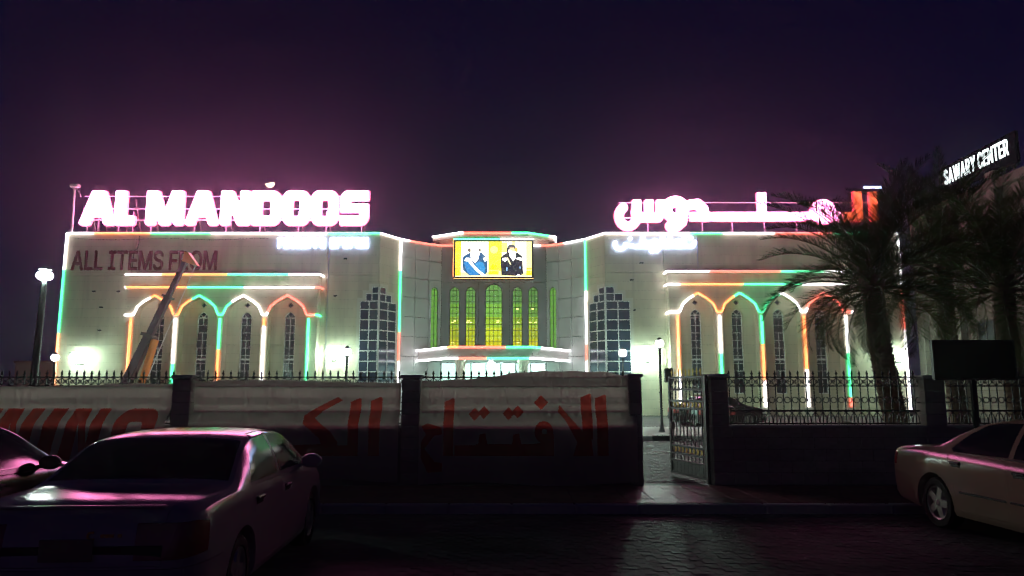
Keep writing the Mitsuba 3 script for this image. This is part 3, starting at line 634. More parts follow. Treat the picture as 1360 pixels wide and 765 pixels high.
# ------------------------------------------------------------------ boundary wall, railings, gate
WY0, WY1, WZ = 12.95, 13.25, 1.13
def block_wall(name, x0, x1, lab, pieces):
    k = thing(name, lab, 'wall')
    add('core', bx(x0, x1, WY0 + .012, WY1 - .012, 0, WZ - .04), 'mortar', k)
    if pieces:
        for r in range(5):
            z = PZ - .0 + r * .2
            xs = [x0] + list(np.arange(x0 + (.2 if r % 2 else .4), x1 - .05, .403)) + [x1]
            for a, b in zip(xs[:-1], xs[1:]): add('block', cbx(a + .004, b - .004, WY0 + rng.normal(0, .0018), WY1, z + .004, min(z + .196, WZ - .045), .006), 'block', k)
    add('coping', cbx(x0, x1, WY0 - .03, WY1 + .03, WZ - .04, WZ, .012), 'concrete', k)
    return k
def pillar(k, xc, top=2.0, w=.32):
    for z in np.arange(PZ, top - .1, .2): add('pillar_block', cbx(xc - w / 2, xc + w / 2, WY0 - .04 + rng.normal(0, .002), WY1 + .04, z + .004, min(z + .196, top - .06), .008), 'block', k)
    add('pillar_core', bx(xc - w / 2 + .012, xc + w / 2 - .012, WY0 - .028, WY1 + .028, .05, top - .06), 'mortar', k)
    add('pillar_cap', cbx(xc - w / 2 - .03, xc + w / 2 + .03, WY0 - .07, WY1 + .07, top - .058, top, .015), 'concrete', k)
bl = block_wall('boundary_wall', -13.5, 2.26, 'long boundary wall behind the hanging banners left of the gate', False)
br = block_wall('boundary_wall', 3.45, 13.0, 'low block boundary wall with stone pillars right of the gate', True)
for x in (-9.85, -5.79, -1.77): pillar(bl, x)
pillar(bl, 2.16, 2.02, .22); pillar(br, 3.63, 2.02, .3); pillar(br, 7.40, 2.0, .36); pillar(br, 11.2, 2.0, .36)
YF = 13.1
def ring(r, t, n=12, at=(0, 0, 0)):
    a = np.linspace(0, 2 * np.pi, n + 1); return flat_path([(r * math.cos(q), r * math.sin(q)) for q in a], t, at)
def flat_path(pts, t, at, d=.012):
    g_ = LineString(pts).buffer(t / 2, cap_style=2, join_style=2); m = ext(g_, -d / 2, d / 2); m.apply_translation(at); return m
def spear_picket(z0, z1, tip, b='black_iron'):
    ms = [bx(-.008, .008, -.008, .008, z0, z1)]
    g_ = Polygon([(0, tip), (.022, tip - .065), (.010, tip - .085), (.010, z1 - .01), (-.010, z1 - .01), (-.010, tip - .085), (-.022, tip - .065)]); ms.append(ext(g_, -.006, .006)); ms.append(bx(-.016, .016, -.012, .012, z1 - .012, z1 + .006))
    return cat(ms)
PK = mikit.ply(spear_picket(WZ, 1.98, 2.09), 'black_iron'); RG = mikit.ply(ring(.050, .014, 14), 'black_iron')
XB = mikit.ply(cat([flat_path([(-.064, -.065), (.064, .065)], .012, (0, 0, 0)), flat_path([(-.064, .065), (.064, -.065)], .012, (0, .013, 0)), ring(.030, .010, 10, (0, -.008, 0))]), 'black_iron')
AR = mikit.ply(flat_path([(-.135 + 0, 0)] + [(.13 * math.cos(q), .06 + .15 * math.sin(q)) for q in np.linspace(np.pi, 0, 12)] + [(.135, 0)], .013, (0, 0, 0)), 'black_iron')
def railing(x0, x1, lab, detail=True):
    k = thing('railing', lab, 'railing', 'iron railings on the boundary wall')
    for z in (1.155, 1.36 + .02, 1.81, 1.965): add('rail', bx(x0, x1, YF - .012, YF + .012, z - .012, z + .012), 'black_iron', k)
    n = max(2, round((x1 - x0) / .135)); st = (x1 - x0) / n
    for i in range(n):
        x = x0 + (i + .5) * st
        again('picket', PK, k, T().translate([x, YF, 0]))
        if detail or i % 1 == 0: again('cross', XB, k, T().translate([x + st / 2, YF, 1.888]))
        again('ring', RG, k, T().translate([x + st / 2, YF + .004, 1.565]))
        again('arch', AR, k, T().translate([x + st / 2, YF - .011 + .022 * (i % 2), 1.16]))
railing(3.79, 7.21, 'black iron railing with rings and spear tips in front of the big palm')
railing(7.59, 11.0, 'black iron railing behind the dark signboard and the champagne car')
railing(-9.68, -5.96, 'black iron railing behind the leftmost banner'); railing(-5.62, -1.94, 'black iron railing behind the middle banner'); railing(-1.60, 2.04, 'black iron railing behind the banner next to the gate')
# gate leaf: hinged at the right pillar, swung inwards
GA = thing('gate', 'open dark iron gate leaf with gold rings and gold spear tips', 'gate')
gx, gy, gl_, = 3.43, 13.15, 1.38
GM = T().translate([gx, gy, 0]).rotate([0, 0, 1], math.degrees(math.atan2(1.34, -.34)))
def gadd(name, mesh, b): return again(name, mikit.ply(mesh, b), GA, GM)
gadd('frame', cat([bx(0, .05, -.02, .02, .17, 2.02), bx(gl_ - .05, gl_, -.02, .02, .17, 2.02)] + [bx(.05, gl_ - .05, -.018, .018, z - .02, z + .02) for z in (.19, .42, .56, .70, 1.40, 1.54, 1.75, 1.98)]), 'black_iron')
gadd('kick_panel', bx(.05, gl_ - .05, -.004, .004, .21, .40), 'dark_steel')
for i in range(9):
    x = .05 + (i + .5) * (gl_ - .1) / 9
    gadd('picket', bx(x - .008, x + .008, -.008, .008, .19, 1.98), 'black_iron')
    tip = Polygon([(x, 2.14), (x + .022, 2.07), (x + .008, 2.05), (x + .008, 1.995), (x - .008, 1.995), (x - .008, 2.05), (x - .022, 2.07)]); gadd('spear_tip', ext(tip, -.008, .008), 'gold')
    for z in (.63, 1.47): gadd('gold_ring', ring(.055, .02, 14, (x, -.016, z)), 'gold')
    gadd('cross', cat([flat_path([(x - .06, 1.77), (x + .06, 1.96)], .012, (0, .01, 0)), flat_path([(x - .06, 1.96), (x + .06, 1.77)], .012, (0, -.01, 0))]), 'black_iron')
    gadd('scroll', flat_path([(x + .06 * math.cos(q), .86 + .10 * math.sin(q)) for q in np.linspace(np.pi, 2 * np.pi, 10)], .014, (0, .012, 0)), 'black_iron')
gadd('lock', cbx(gl_ - .13, gl_ - .02, -.035, .035, 1.0, 1.14, .006), 'dark_steel')
add('gate_post', bx(3.40, 3.46, 13.00, 13.10, PZ, 2.0), 'dark_steel', GA)

# ------------------------------------------------------------------ banners hung over the railing
def banner_y(x, z, seed):
    q = np.column_stack([np.asarray(x) * 1.1, np.asarray(z) * .55, np.full(np.shape(x), seed * 3.7)])
    q2 = np.column_stack([np.asarray(x) * 4.2, np.asarray(z) * .8, np.full(np.shape(x), seed * 1.3)])
    t = np.clip((np.asarray(z) - 1.12) / .35, 0, 1); t = t * t * (3 - 2 * t)     # lies against the railing above the coping
    q3 = np.column_stack([np.asarray(x) * 9 + np.asarray(z) * 2.5, np.asarray(z) * 1.5, np.full(np.shape(x), seed * 2.1)])
    return 12.845 + .20 * t - (.09 - .03 * t) * (meshkit.fbm(q, 3)) - .045 * (meshkit.noise(q2) - .5) - .032 * (meshkit.noise(q3) - .5)
def draped(poly, seed, bsdf, name, k):
    for h_ in polys(poly):
        v, f = trimesh.creation.triangulate_polygon(h_, engine='earcut')
        v, f = trimesh.remesh.subdivide_to_size(np.column_stack([v, np.zeros(len(v))]), f, .075, max_iter=14)
        tm = trimesh.Trimesh(v, f, process=False); tm.merge_vertices(); v, f = np.array(tm.vertices), np.array(tm.faces)
        w = np.column_stack([v[:, 0], banner_y(v[:, 0], v[:, 1], seed), v[:, 1]]); nn = np.cross(w[f[:, 1]] - w[f[:, 0]], w[f[:, 2]] - w[f[:, 0]])
        add(name, (w, np.where((nn[:, 1] > 0)[:, None], f[:, ::-1], f)), bsdf, k, smooth=True)
def cloth(x0, x1, topf, z0, seed, lab, prints):
    k = thing('banner', lab, 'banner'); X = np.linspace(x0, x1, 60)
    ties = .018 * np.abs(np.sin((X - x0) / (x1 - x0) * math.pi * 7))            # sags a little between its ties
    out = Polygon(list(zip(X, topf(X) - ties)) + list(zip(X[::-1], z0 + .03 * np.sin(X[::-1] * 2.1 + seed))))
    ink = unary_union(prints).intersection(out).simplify(.002)
    prev = None
    for g_ in prints:
        q = g_.intersection(out) if prev is None else g_.intersection(out).difference(prev)
        prev = g_ if prev is None else prev.union(g_)
        draped(q.simplify(.002), seed, 'red_print', 'printed_letter', k)
    rest = out.difference(ink)
    for a, b in zip(np.linspace(x0, x1, 9)[:-1], np.linspace(x0, x1, 9)[1:]):   # sewn strips of cloth
        draped(rest.intersection(sbox(a, 0, b, 3)), seed, 'cloth', 'cloth_strip', k)
    return k
pt = PchipInterpolator
# OPENING, italic block letters
def italic(pg, x, z, w, h, sh=.17): return affinity.translate(affinity.affine_transform(pg, [w, sh * h, 0, h, 0, 0]), x, z)
LN = sbox(0, 0, 1, 1).difference(unary_union([Polygon([(.44, 1.01), (.68, 1.01), (.66, .30)]), Polygon([(.34, -.01), (.34, .72), (.56, -.01)])]))
LI = sbox(0, 0, 1, 1); LE = unary_union([sbox(0, 0, .4, 1), sbox(0, 0, 1, .22), sbox(0, .39, .9, .61), sbox(0, .78, 1, 1)])
LG = sbox(.32, .32, .68, .68).buffer(.32).difference(sbox(.42, .38, .6, .66).buffer(.08)).difference(sbox(.5, .46, 1.1, .60)).union(sbox(.55, .30, 1.0, .46))
OP = [(LE, -9.55, .42), (LN, -8.42 - .0, .62)]
xz = .55; hh = .87
first = []
for pg, x, w in ((LE, -9.62, .55), (LN, -8.98, .63), (LI, -8.20, .26), (LN, -7.80, .63), (LG, -6.98, .72)):
    first.append(italic(pg, x, xz, w, hh).intersection(sbox(-9.68, 0, -6.02, 1.8)))
def dia(x, z, r): return Polygon([(x - r, z), (x, z + r * 1.05), (x + r, z), (x, z - r * 1.05)])
def bar(x, zt, zb, w): return Polygon([(x - w * .5, zt - .07), (x + w * .35, zt), (x + w * .5, zt - .02), (x + w * .5, zb), (x - w * .45, zb)])
bz = .62
third = [bar(1.56, 1.66, bz, .20),
    unary_union([bar(1.30, 1.68, .9, .19), Polygon([(1.36, .98), (1.22, 1.02), (.83, 1.48), (.80, 1.36), (.92, 1.22), (1.12, .85), (1.05, .62), (1.40, .62)])]),
    unary_union([affinity.scale(Point(.55, 1.02).buffer(.17), .95, 1.1).difference(Point(.56, 1.03).buffer(.045)), Polygon([(.36, bz), (.72, bz), (.72, 1.0), (.55, .85), (.36, .82)])]), dia(.51, 1.52, .125),
    Polygon([(-.08, bz), (.36, bz), (.36, .82), (.16, .82), (.12, 1.0), (.02, .98), (.0, .82), (-.08, .82)]), dia(-.06, 1.33, .105), dia(.10, 1.36, .105),
    Polygon([(-.62, bz), (-.08, bz), (-.08, .82), (-.42, .82), (-.46, 1.0), (-.56, .98), (-.58, .82), (-.62, .82)]), dia(-.65, 1.32, .105), dia(-.49, 1.35, .105),
    bar(-1.10, 1.60, bz, .18), Polygon([(-.99, bz), (-.62, bz), (-.62, .8), (-.99, .8)]),
    Polygon([(-1.56, 1.12), (-1.45, 1.17), (-1.22, 1.10), (-1.20, .98), (-1.34, .96), (-1.50, .74), (-1.32, .52), (-1.2, .5), (-1.2, .36), (-1.44, .34), (-1.57, .6), (-1.56, .86), (-1.48, .98)])]
second = [bar(-2.38, 1.62, bz, .20), unary_union([bar(-2.74, 1.60, bz, .19), sbox(-3.05, bz, -2.7, bz + .18)]),
    unary_union([Polygon([(-3.62, 1.30), (-3.45, 1.42), (-3.06, 1.62), (-2.98, 1.56), (-3.30, 1.38), (-3.42, 1.26), (-3.12, 1.02), (-3.0, .85), (-3.02, bz), (-3.75, bz), (-3.75, .80), (-3.28, .82), (-3.32, .92), (-3.62, 1.16)])]),
    Polygon([(-4.15, bz), (-3.75, bz), (-3.75, .8), (-3.98, .8), (-4.0, .98), (-4.12, .95)]), dia(-4.0, .46, .09),
    Polygon([(-4.55, bz), (-4.15, bz), (-4.15, .8), (-4.36, .8), (-4.40, .98), (-4.52, .95)]), dia(-4.43, .46, .08), dia(-4.27, .46, .08),
    Polygon([(-4.98, .42), (-4.76, .48), (-4.60, .66), (-4.55, .88), (-4.66, .92), (-4.74, .72), (-4.98, .55)])]
b1 = cloth(-9.7, -5.99, lambda X: 1.84 + .02 * np.sin(X * 1.7), .22, 1, 'pale banner with red block letters ending in NING left of the first pillar', first)
b2 = cloth(-5.60, -1.96, lambda X: 1.90 + .025 * np.sin(X * 1.3 + 1), .2, 2, 'pale banner with red Arabic letters hung between the two left pillars', second)
b3 = cloth(-1.60, 2.16, pt([-1.7, -1.0, -.5, .3, .8, 1.7, 2.0, 2.2], [1.90, 1.93, 1.97, 2.07, 2.08, 2.06, 1.99, 1.80]), .15, 3, 'pale banner with red Arabic letters right beside the gate opening', third)

# ------------------------------------------------------------------ cars
def mani(tm): return m3.Manifold(m3.Mesh(np.asarray(tm.vertices, np.float32), np.asarray(tm.faces, np.uint32)))
def prism(pts, axis, a, b):
    """polygon (in xz for axis y, in xy for axis z) extruded along the axis from a to b, as a Manifold"""
    cs = m3.CrossSection([np.array(pts, float)], m3.FillRule.NonZero); m = m3.Manifold.extrude(cs, b - a)
    if axis == 'z': return m.translate((0, 0, a))
    return m.transform(np.array([[1, 0, 0, 0], [0, 0, -1, b], [0, 1, 0, 0]], float))   # (x, y, z) -> (x, b - z, y)
def shrink(pts, d): return list(Polygon(pts).buffer(-d, join_style=2).exterior.coords)[:-1]

def make_car(P, paint_name):
    """x from the tail (0) to the nose (L); returns list of (part name, sub-part of, ply dict)"""
    L = P['L']; ztop = PchipInterpolator(*zip(*P['top'])); zbelt = PchipInterpolator(*zip(*P['belt'])); wid = PchipInterpolator(*zip(*P['width'])); zbot = PchipInterpolator(*zip(*P['bot']))
    zr = max(z for _, z in P['top']); xs = np.unique(np.concatenate([np.linspace(0, .35, 14), np.linspace(.35, L - .35, 90), np.linspace(L - .35, L, 14)]))
    def section(x):
        w, zt, zb, z0 = float(wid(x)), float(ztop(x)), float(min(zbelt(x), ztop(x) - .015)), float(zbot(x))
        g_ = np.clip((zt - float(zbelt(x))) / (zr - float(zbelt(x))), 0, 1); wr = w * (.93 - P.get('tumble', .24) * g_ ** .8) ; cz = .022 + .05 * g_
        h = zb - z0; pts = [(0, z0), (.5 * w, z0), (.86 * w, z0), (.94 * w, z0 + .02), (.975 * w, z0 + .07)]
        for t, k_ in ((.2, .985), (.35, .996), (.5, 1.0), (.62, 1.0), (.74, .996), (.86, .985), (.94, .968)): pts.append((k_ * w, z0 + max(.09, h * t)))
        for t in np.linspace(0, 1, 9):
            yy = .945 * w + (wr - .945 * w) * t + .022 * g_ * math.sin(math.pi * t) * w; pts.append((yy, zb + (zt - cz - zb) * t))
        for t in np.linspace(0, 1, 10)[1:]:
            a = t * math.pi / 2; pts.append((wr * math.cos(a) ** .75, zt - cz + cz * math.sin(a) ** .9))
        return np.array(pts)
    secs = np.array([section(x) for x in xs]); n = secs.shape[1]
    right, left = secs, secs[:, -2:0:-1] * [-1, 1]; ringp = np.concatenate([right, left], 1); m = ringp.shape[1]
    v = np.concatenate([np.concatenate([np.full((m, 1), x), r], 1) for x, r in zip(xs, ringp)]); f = []
    for i in range(len(xs) - 1):
        j = np.arange(m); k_ = (j + 1) % m; a, b, c, d = i * m + j, i * m + k_, (i + 1) * m + k_, (i + 1) * m + j
        f.append(np.column_stack([a, b, c])); f.append(np.column_stack([a, c, d]))
    c0 = len(v); v = np.vstack([v, [[xs[0], 0, float(ringp[0][:, 1].mean())], [xs[-1], 0, float(ringp[-1][:, 1].mean())]]]); j = np.arange(m); e = (len(xs) - 1) * m
    f.append(np.column_stack([np.full(m, c0), (j + 1) % m, j])); f.append(np.column_stack([np.full(m, c0 + 1), e + j, e + (j + 1) % m]))
    tm = trimesh.Trimesh(v, np.vstack(f), process=False)
    if tm.volume < 0: tm.invert()
    B = mani(tm); B = B if B.status() == m3.Error.NoError else mani(trimesh.Trimesh(v, np.vstack(f)))
    out = []
    xr, xf, R = P['xr'], P['xf'], P['R']
    for x in (xr, xf):
        for s in (-1, 1):
            B -= m3.Manifold.cylinder(.45, R + .06, R + .06, 40, True).rotate((90, 0, 0)).translate((x, s * (float(wid(x)) - .10), R - .0))
    def cut(name, pr, prs, mt, holder=None, keep=True):
        nonlocal B
        pc = B ^ prs; B = B - pr
        if keep and pc.num_tri(): out.append((name, holder, mikit.ply(pc, mt, smooth=32)))
    G = .0035
    zb_ = lambda x: float(zbelt(x))
    # glass
    def side_glass(name, pts, holder=None):
        for s in (-1, 1):
            r = (.3, 1.3) if s > 0 else (-1.3, -.3)
            cut(name, prism(pts, 'y', *r), prism(shrink(pts, G), 'y', *r), 'car_glass')
    for pts in P['side_glass']: side_glass('side_window', pts)
    for nm, pts in (('rear_window', P['rear_glass']), ('windscreen', P['front_glass'])):
        cut(nm, prism(pts, 'z', P['glass_z'], 2), prism(shrink(pts, .004), 'z', P['glass_z'], 2), 'car_glass')
    # lights, bumpers, boot lid, bonnet, doors
    for s in (-1, 1):
        r = (P['tail'][0], 1.3) if s > 0 else (-1.3, -P['tail'][0]); q = P['tail'][1]
        cut('tail_light', prism(q, 'y', *r), prism(shrink(q, .003), 'y', *r), 'tail_red')
        r = (.36, 1.3) if s > 0 else (-1.3, -.36); q = P['head']
        cut('headlight', prism(q, 'y', *r), prism(shrink(q, .003), 'y', *r), 'head_lens')
    for nm, q in (('rear_bumper', P['rbump']), ('front_bumper', P['fbump'])):
        cut(nm, prism(q, 'y', -1.3, 1.3), prism(shrink(q, .004), 'y', -1.3, 1.3), P.get('bumper_mat', paint_name))
    q = P['boot']; lid = prism(q, 'y', -P['boot_w'], P['boot_w']); cut('boot_lid', lid, prism(shrink(q, G), 'y', -P['boot_w'] + G, P['boot_w'] - G), paint_name)
    q = P['bonnet']; cut('bonnet', prism(q, 'y', -P['boot_w'] - .04, P['boot_w'] + .04), prism(shrink(q, G), 'y', -P['boot_w'] - .04 + G, P['boot_w'] + .04 - G), paint_name)
    doors = []
    for s in (-1, 1):
        for q in P['doors']:
            r = (.66, 1.3) if s > 0 else (-1.3, -.66); cut('door', prism(q, 'y', *r), prism(shrink(q, G), 'y', *r), paint_name); doors.append((len(out) - 1, s, q))
    out.insert(0, ('body', None, mikit.ply(B, paint_name, smooth=32)))
    extra = []
    nd = 0
    for idx, s, q in doors:
        hx = min(p[0] for p in q) + .17; hz = zb_(hx) - .105; y = s * float(wid(hx)) * .988
        dn = 'door' if nd == 0 else f'door_{nd:03d}'; nd += 1
        extra.append(('handle', dn, mikit.ply(cat([cbx(hx - .095, hx + .095, *sorted((y - s * .01, y + s * .024)), hz - .012, hz + .018, .008), cbx(hx - .085, hx + .085, *sorted((y, y + s * .0085)), hz - .045, hz - .012, .003)]), 'black_trim')))
    # mirrors, wheels, trim
    for s in (-1, 1):
        x = P['mirror']; y = s * (float(wid(x)) * .96 + .10); z = zb_(x) + .07
        sh = trimesh.creation.icosphere(3, 1).apply_scale((.075, .11, .075)); sh.vertices[:, 0] = np.clip(sh.vertices[:, 0], -.045, 1); sh.apply_translation((x, y, z))
        extra.append(('mirror', None, mikit.ply(cat([sh, tube([(x, s * float(wid(x)) * .90, z - .05), (x, y, z - .03)], .022)]), paint_name, smooth=35)))
    for x in (xr, xf):
        for s in (-1, 1):
            yo = s * (float(wid(x)) - .03); prof = [(R * .66, -.09), (R * .70, -.10), (R * .92, -.098), (R * .985, -.075), (R, -.05), (R, .05), (R * .985, .075), (R * .92, .098), (R * .70, .10), (R * .66, .09)]
            Q = trimesh.transformations.rotation_matrix(-math.pi / 2 * s, [1, 0, 0]); Q[:3, 3] = (x, yo - s * .10, R)
            t = lathe(prof + [prof[0]], 40); t.apply_transform(Q); wn = len([1 for e_ in extra if e_[0] == 'wheel'])
            extra.append(('wheel', None, mikit.ply(t, 'rubber', smooth=35)))
            rim = [lathe([(R * .66, .088), (R * .655, .094), (R * .60, .085), (R * .57, .03), (R * .57, -.08), (R * .66, -.08)], 40), lathe([(0, .085), (R * .12, .083), (R * .16, .06), (R * .16, .02), (0, .02)], 20), lathe([(0, -.02), (R * .58, -.03), (R * .58, -.05), (0, -.05)], 24)]
            ns = P.get('spokes', 5)
            for i in range(ns):
                a = 2 * math.pi * i / ns; hull = trimesh.PointCloud(np.array([[R * .10, -.05, .08], [R * .10, .05, .08], [R * .60, -.042, .082], [R * .60, .042, .082], [R * .10, -.065, .03], [R * .10, .065, .03], [R * .6, -.065, .04], [R * .6, .065, .04]])).convex_hull
                hull.apply_transform(trimesh.transformations.rotation_matrix(a, [0, 0, 1])); rim.append(hull)
            rim = cat(rim); rim.apply_transform(Q)
            extra.append(('rim', 'wheel' if wn == 0 else f'wheel_{wn:03d}', mikit.ply(rim, 'alloy', smooth=30)))
    # arch liners
    extra.append(('underbody', None, mikit.ply(cat([bx(.35, L - .4, -.62, .62, float(zbot(L / 2)) - .04, float(zbot(L / 2)) + .1)]), 'black_trim')))
    pz = P['plate_z']; extra.append(('number_plate', None, mikit.ply(cbx(-.022, -.004, -.17, .17, pz - .07, pz + .07, .004), 'plate')))
    for e_ in P.get('extra', lambda w, b: [])(wid, zbelt): extra.append(e_)
    return out + extra

def place_car(name, parts, label, x, y, z, deg, paint_name=None, group=None, repaint=None):
    k = thing(name, label, 'car', group); M = T().translate([x, y, z]).rotate([0, 0, 1], deg)
    for nm, holder, d in parts:
        if repaint and d['bsdf']['id'] == repaint[0]: d = {**d, 'bsdf': {'type': 'ref', 'id': repaint[1]}}
        again(nm, d, k if holder is None else k + '__' + holder, M)
    return k
def sedan(**kw):
    P = dict(L=4.45, R=.30, xr=.98, xf=3.55,
        top=[(0, .55), (.02, .74), (.06, .86), (.14, .935), (.45, .985), (.86, 1.005), (.95, 1.03), (1.25, 1.20), (1.55, 1.335), (1.85, 1.385), (2.25, 1.40), (2.65, 1.37), (2.85, 1.31), (3.2, 1.12), (3.48, .975), (3.6, .945), (4.0, .86), (4.3, .75), (4.40, .66), (4.45, .5)],
        belt=[(0, .50), (.05, .84), (.2, .885), (.9, .925), (2.0, .92), (3.3, .90), (3.6, .88), (4.2, .70), (4.45, .42)],
        width=[(0, .62), (.04, .715), (.12, .775), (.35, .825), (.9, .845), (2.2, .85), (3.3, .84), (3.9, .82), (4.2, .775), (4.36, .69), (4.45, .54)],
        bot=[(0, .33), (.06, .27), (.3, .22), (.8, .18), (3.7, .18), (4.2, .2), (4.45, .28)],
        side_glass=[[(1.28, .965), (1.52, 1.24), (1.80, 1.325), (2.10, 1.335), (2.10, .955), (1.30, .955)], [(2.17, .955), (2.17, 1.335), (2.52, 1.325), (2.72, 1.27), (3.20, .99), (3.20, .945)]],
        rear_glass=[(.965, -.63), (1.60, -.50), (1.60, .50), (.965, .63)], front_glass=[(2.62, .50), (2.62, -.50), (3.46, -.66), (3.46, .66)], glass_z=.98,
        tail=(.42, [(-.1, .60), (-.1, .84), (.16, .84), (.30, .82), (.26, .62)]), head=[(4.12, .56), (4.12, .69), (4.6, .69), (4.6, .56)],
        rbump=[(-.1, .1), (-.1, .555), (.52, .555), (.60, .50), (.60, .1)], fbump=[(4.0, .1), (4.0, .46), (4.1, .52), (4.6, .52), (4.6, .1)],
        boot=[(-.1, .57), (-.1, 1.1), (.90, 1.1), (.90, .80), (.2, .80), (.2, .57)], boot_w=.60, bonnet=[(3.55, .84), (3.55, 1.1), (4.4, 1.1), (4.4, .71), (4.2, .71)],
        doors=[[(1.30, .60), (1.22, .92), (2.115, .92), (2.115, .27), (1.42, .27), (1.36, .45)], [(2.145, .27), (2.145, .915), (3.16, .90), (3.18, .27)]],
        mirror=3.02, plate_z=.68)
    P.update(kw); return P
def turn(m): m.apply_transform(trimesh.transformations.rotation_matrix(-math.pi / 2, [0, 0, 1])); return m.apply_translation((.018, -.14, .765))
def rear_trim(wid, zb):   # dark panel between the lamps, gold marks, deck lip
    g_ = [('garnish', None, mikit.ply(cbx(.012, .03, -.60, .60, .60, .70, .004), 'black_trim')), ('boot_lip', None, mikit.ply(cbx(.10, .15, -.57, .57, .925, .945, .008), 'paint_silver')),
          ('badge', None, mikit.ply(turn(flat_path([(.024 * math.cos(q), .024 * math.sin(q)) for q in np.linspace(.9, 5.4, 12)], .012, (0, 0, 0))), 'gold'))]
    g_ += [('badge_letter', None, mikit.ply(turn(bx(x, x + .022, -.006, .006, -.010, .010)), 'gold')) for x in (.06, .09, .12, .17)]
    return g_
CAR_A = make_car(sedan(extra=rear_trim, tumble=.17, top=[(0, .55), (.02, .74), (.06, .86), (.14, .935), (.45, .975), (.86, .995), (.95, 1.02), (1.25, 1.18), (1.50, 1.305), (1.80, 1.35), (2.25, 1.365), (2.65, 1.34), (2.85, 1.285), (3.2, 1.11), (3.48, .975), (3.6, .945), (4.0, .86), (4.3, .75), (4.40, .66), (4.45, .5)], rear_glass=[(.965, -.70), (1.54, -.61), (1.54, .61), (.965, .70)]), 'paint_silver')
place_car('parked_car', CAR_A, 'silver sedan seen from behind at the lower left, nose towards the banners', -2.90, 4.95, 0, 93.0)
CAR_B = make_car(sedan(top=[(0, .55), (.02, .74), (.06, .88), (.14, .96), (.45, 1.02), (.80, 1.05), (.9, 1.075), (1.2, 1.24), (1.55, 1.375), (1.9, 1.43), (2.25, 1.44), (2.65, 1.40), (2.85, 1.34), (3.2, 1.14), (3.5, .985), (3.62, .955), (4.0, .88), (4.3, .76), (4.40, .66), (4.45, .5)]), 'paint_dark')
place_car('parked_car', CAR_B, 'glossy dark red sedan at the left edge beside the silver sedan', -5.62, 4.75, 0, 92.0)
lux = sedan(L=4.85, R=.315, xr=1.10, xf=3.88,
    top=[(0, .55), (.02, .78), (.06, .90), (.15, .965), (.5, 1.0), (.98, 1.03), (1.10, 1.06), (1.45, 1.23), (1.80, 1.355), (2.15, 1.40), (2.55, 1.41), (2.95, 1.38), (3.15, 1.32), (3.5, 1.13), (3.82, .985), (3.95, .955), (4.35, .89), (4.65, .78), (4.78, .68), (4.85, .5)],
    belt=[(0, .50), (.05, .87), (.25, .93), (1.0, .955), (2.2, .94), (3.6, .90), (3.95, .885), (4.55, .72), (4.85, .42)],
    width=[(0, .66), (.05, .76), (.14, .82), (.4, .865), (1.0, .89), (2.4, .895), (3.6, .885), (4.2, .86), (4.6, .80), (4.76, .71), (4.85, .56)],
    bot=[(0, .36), (.08, .28), (.35, .23), (.9, .19), (4.0, .19), (4.5, .22), (4.85, .3)],
    side_glass=[[(1.42, 1.015), (1.62, 1.19), (1.86, 1.31), (2.08, 1.345), (2.42, 1.35), (2.42, .975), (1.47, .975)], [(2.49, .975), (2.49, 1.35), (2.82, 1.335), (3.02, 1.285), (3.50, 1.0), (3.50, .955)]],
    rear_glass=[(1.12, -.64), (1.84, -.52), (1.84, .52), (1.12, .64)], front_glass=[(2.92, .52), (2.92, -.52), (3.80, -.68), (3.80, .68)], glass_z=1.0,
    tail=(.36, [(-.1, .70), (-.1, .90), (.10, .90), (.26, .87), (.22, .72)]), head=[(4.5, .58), (4.5, .71), (5, .71), (5, .58)],
    rbump=[(-.1, .1), (-.1, .64), (.50, .62), (.62, .55), (.66, .1)], fbump=[(4.35, .1), (4.35, .46), (4.5, .52), (5, .52), (5, .1)],
    boot=[(-.1, .66), (-.1, 1.12), (1.05, 1.12), (1.05, .84), (.2, .84), (.2, .66)], boot_w=.66, bonnet=[(3.9, .86), (3.9, 1.12), (4.8, 1.12), (4.8, .72), (4.6, .72)],
    doors=[[(1.48, .62), (1.40, .955), (2.43, .94), (2.43, .29), (1.62, .29), (1.54, .48)], [(2.465, .29), (2.465, .935), (3.47, .905), (3.50, .29)]],
    mirror=3.34, plate_z=.76, spokes=5,
    extra=lambda wid, zb: [('rub_strip', None, mikit.ply(cbx(a, b, *sorted((s_ * (float(wid((a + b) / 2)) - .006), s_ * (float(wid((a + b) / 2)) + .012))), .498, .522, .005), 'black_trim')) for a, b in ((1.62, 2.42), (2.48, 3.42)) for s_ in (-1, 1)]
        + [('window_trim', None, mikit.ply(tube([(1.47, s_ * float(wid(1.47)) * .925, .968), (1.9, s_ * float(wid(1.9)) * .935, .966), (2.6, s_ * float(wid(2.6)) * .940, .960), (3.5, s_ * float(wid(3.5)) * .938, .935)], .008, 6), 'chrome', smooth=40)) for s_ in (-1, 1)])
CAR_C = make_car(lux, 'paint_champagne')
place_car('parked_car', CAR_C, 'champagne sedan backed up to the wall at the right edge', 6.20, 10.70, 0, -87.5)
# cars parked in the yard beyond the wall
for x, y, deg, pn, lab in ((7.6, 35.6, 0, 'paint_black', 'dark sedan parked side-on beyond the gate opening'), (8.9, 31.9, 90, 'paint_black', 'dark car parked behind the railing right of the gate pillar')):
    place_car('parked_car', CAR_B, lab, x, y, PZ, deg, group='cars parked in the yard', repaint=('paint_dark', pn))

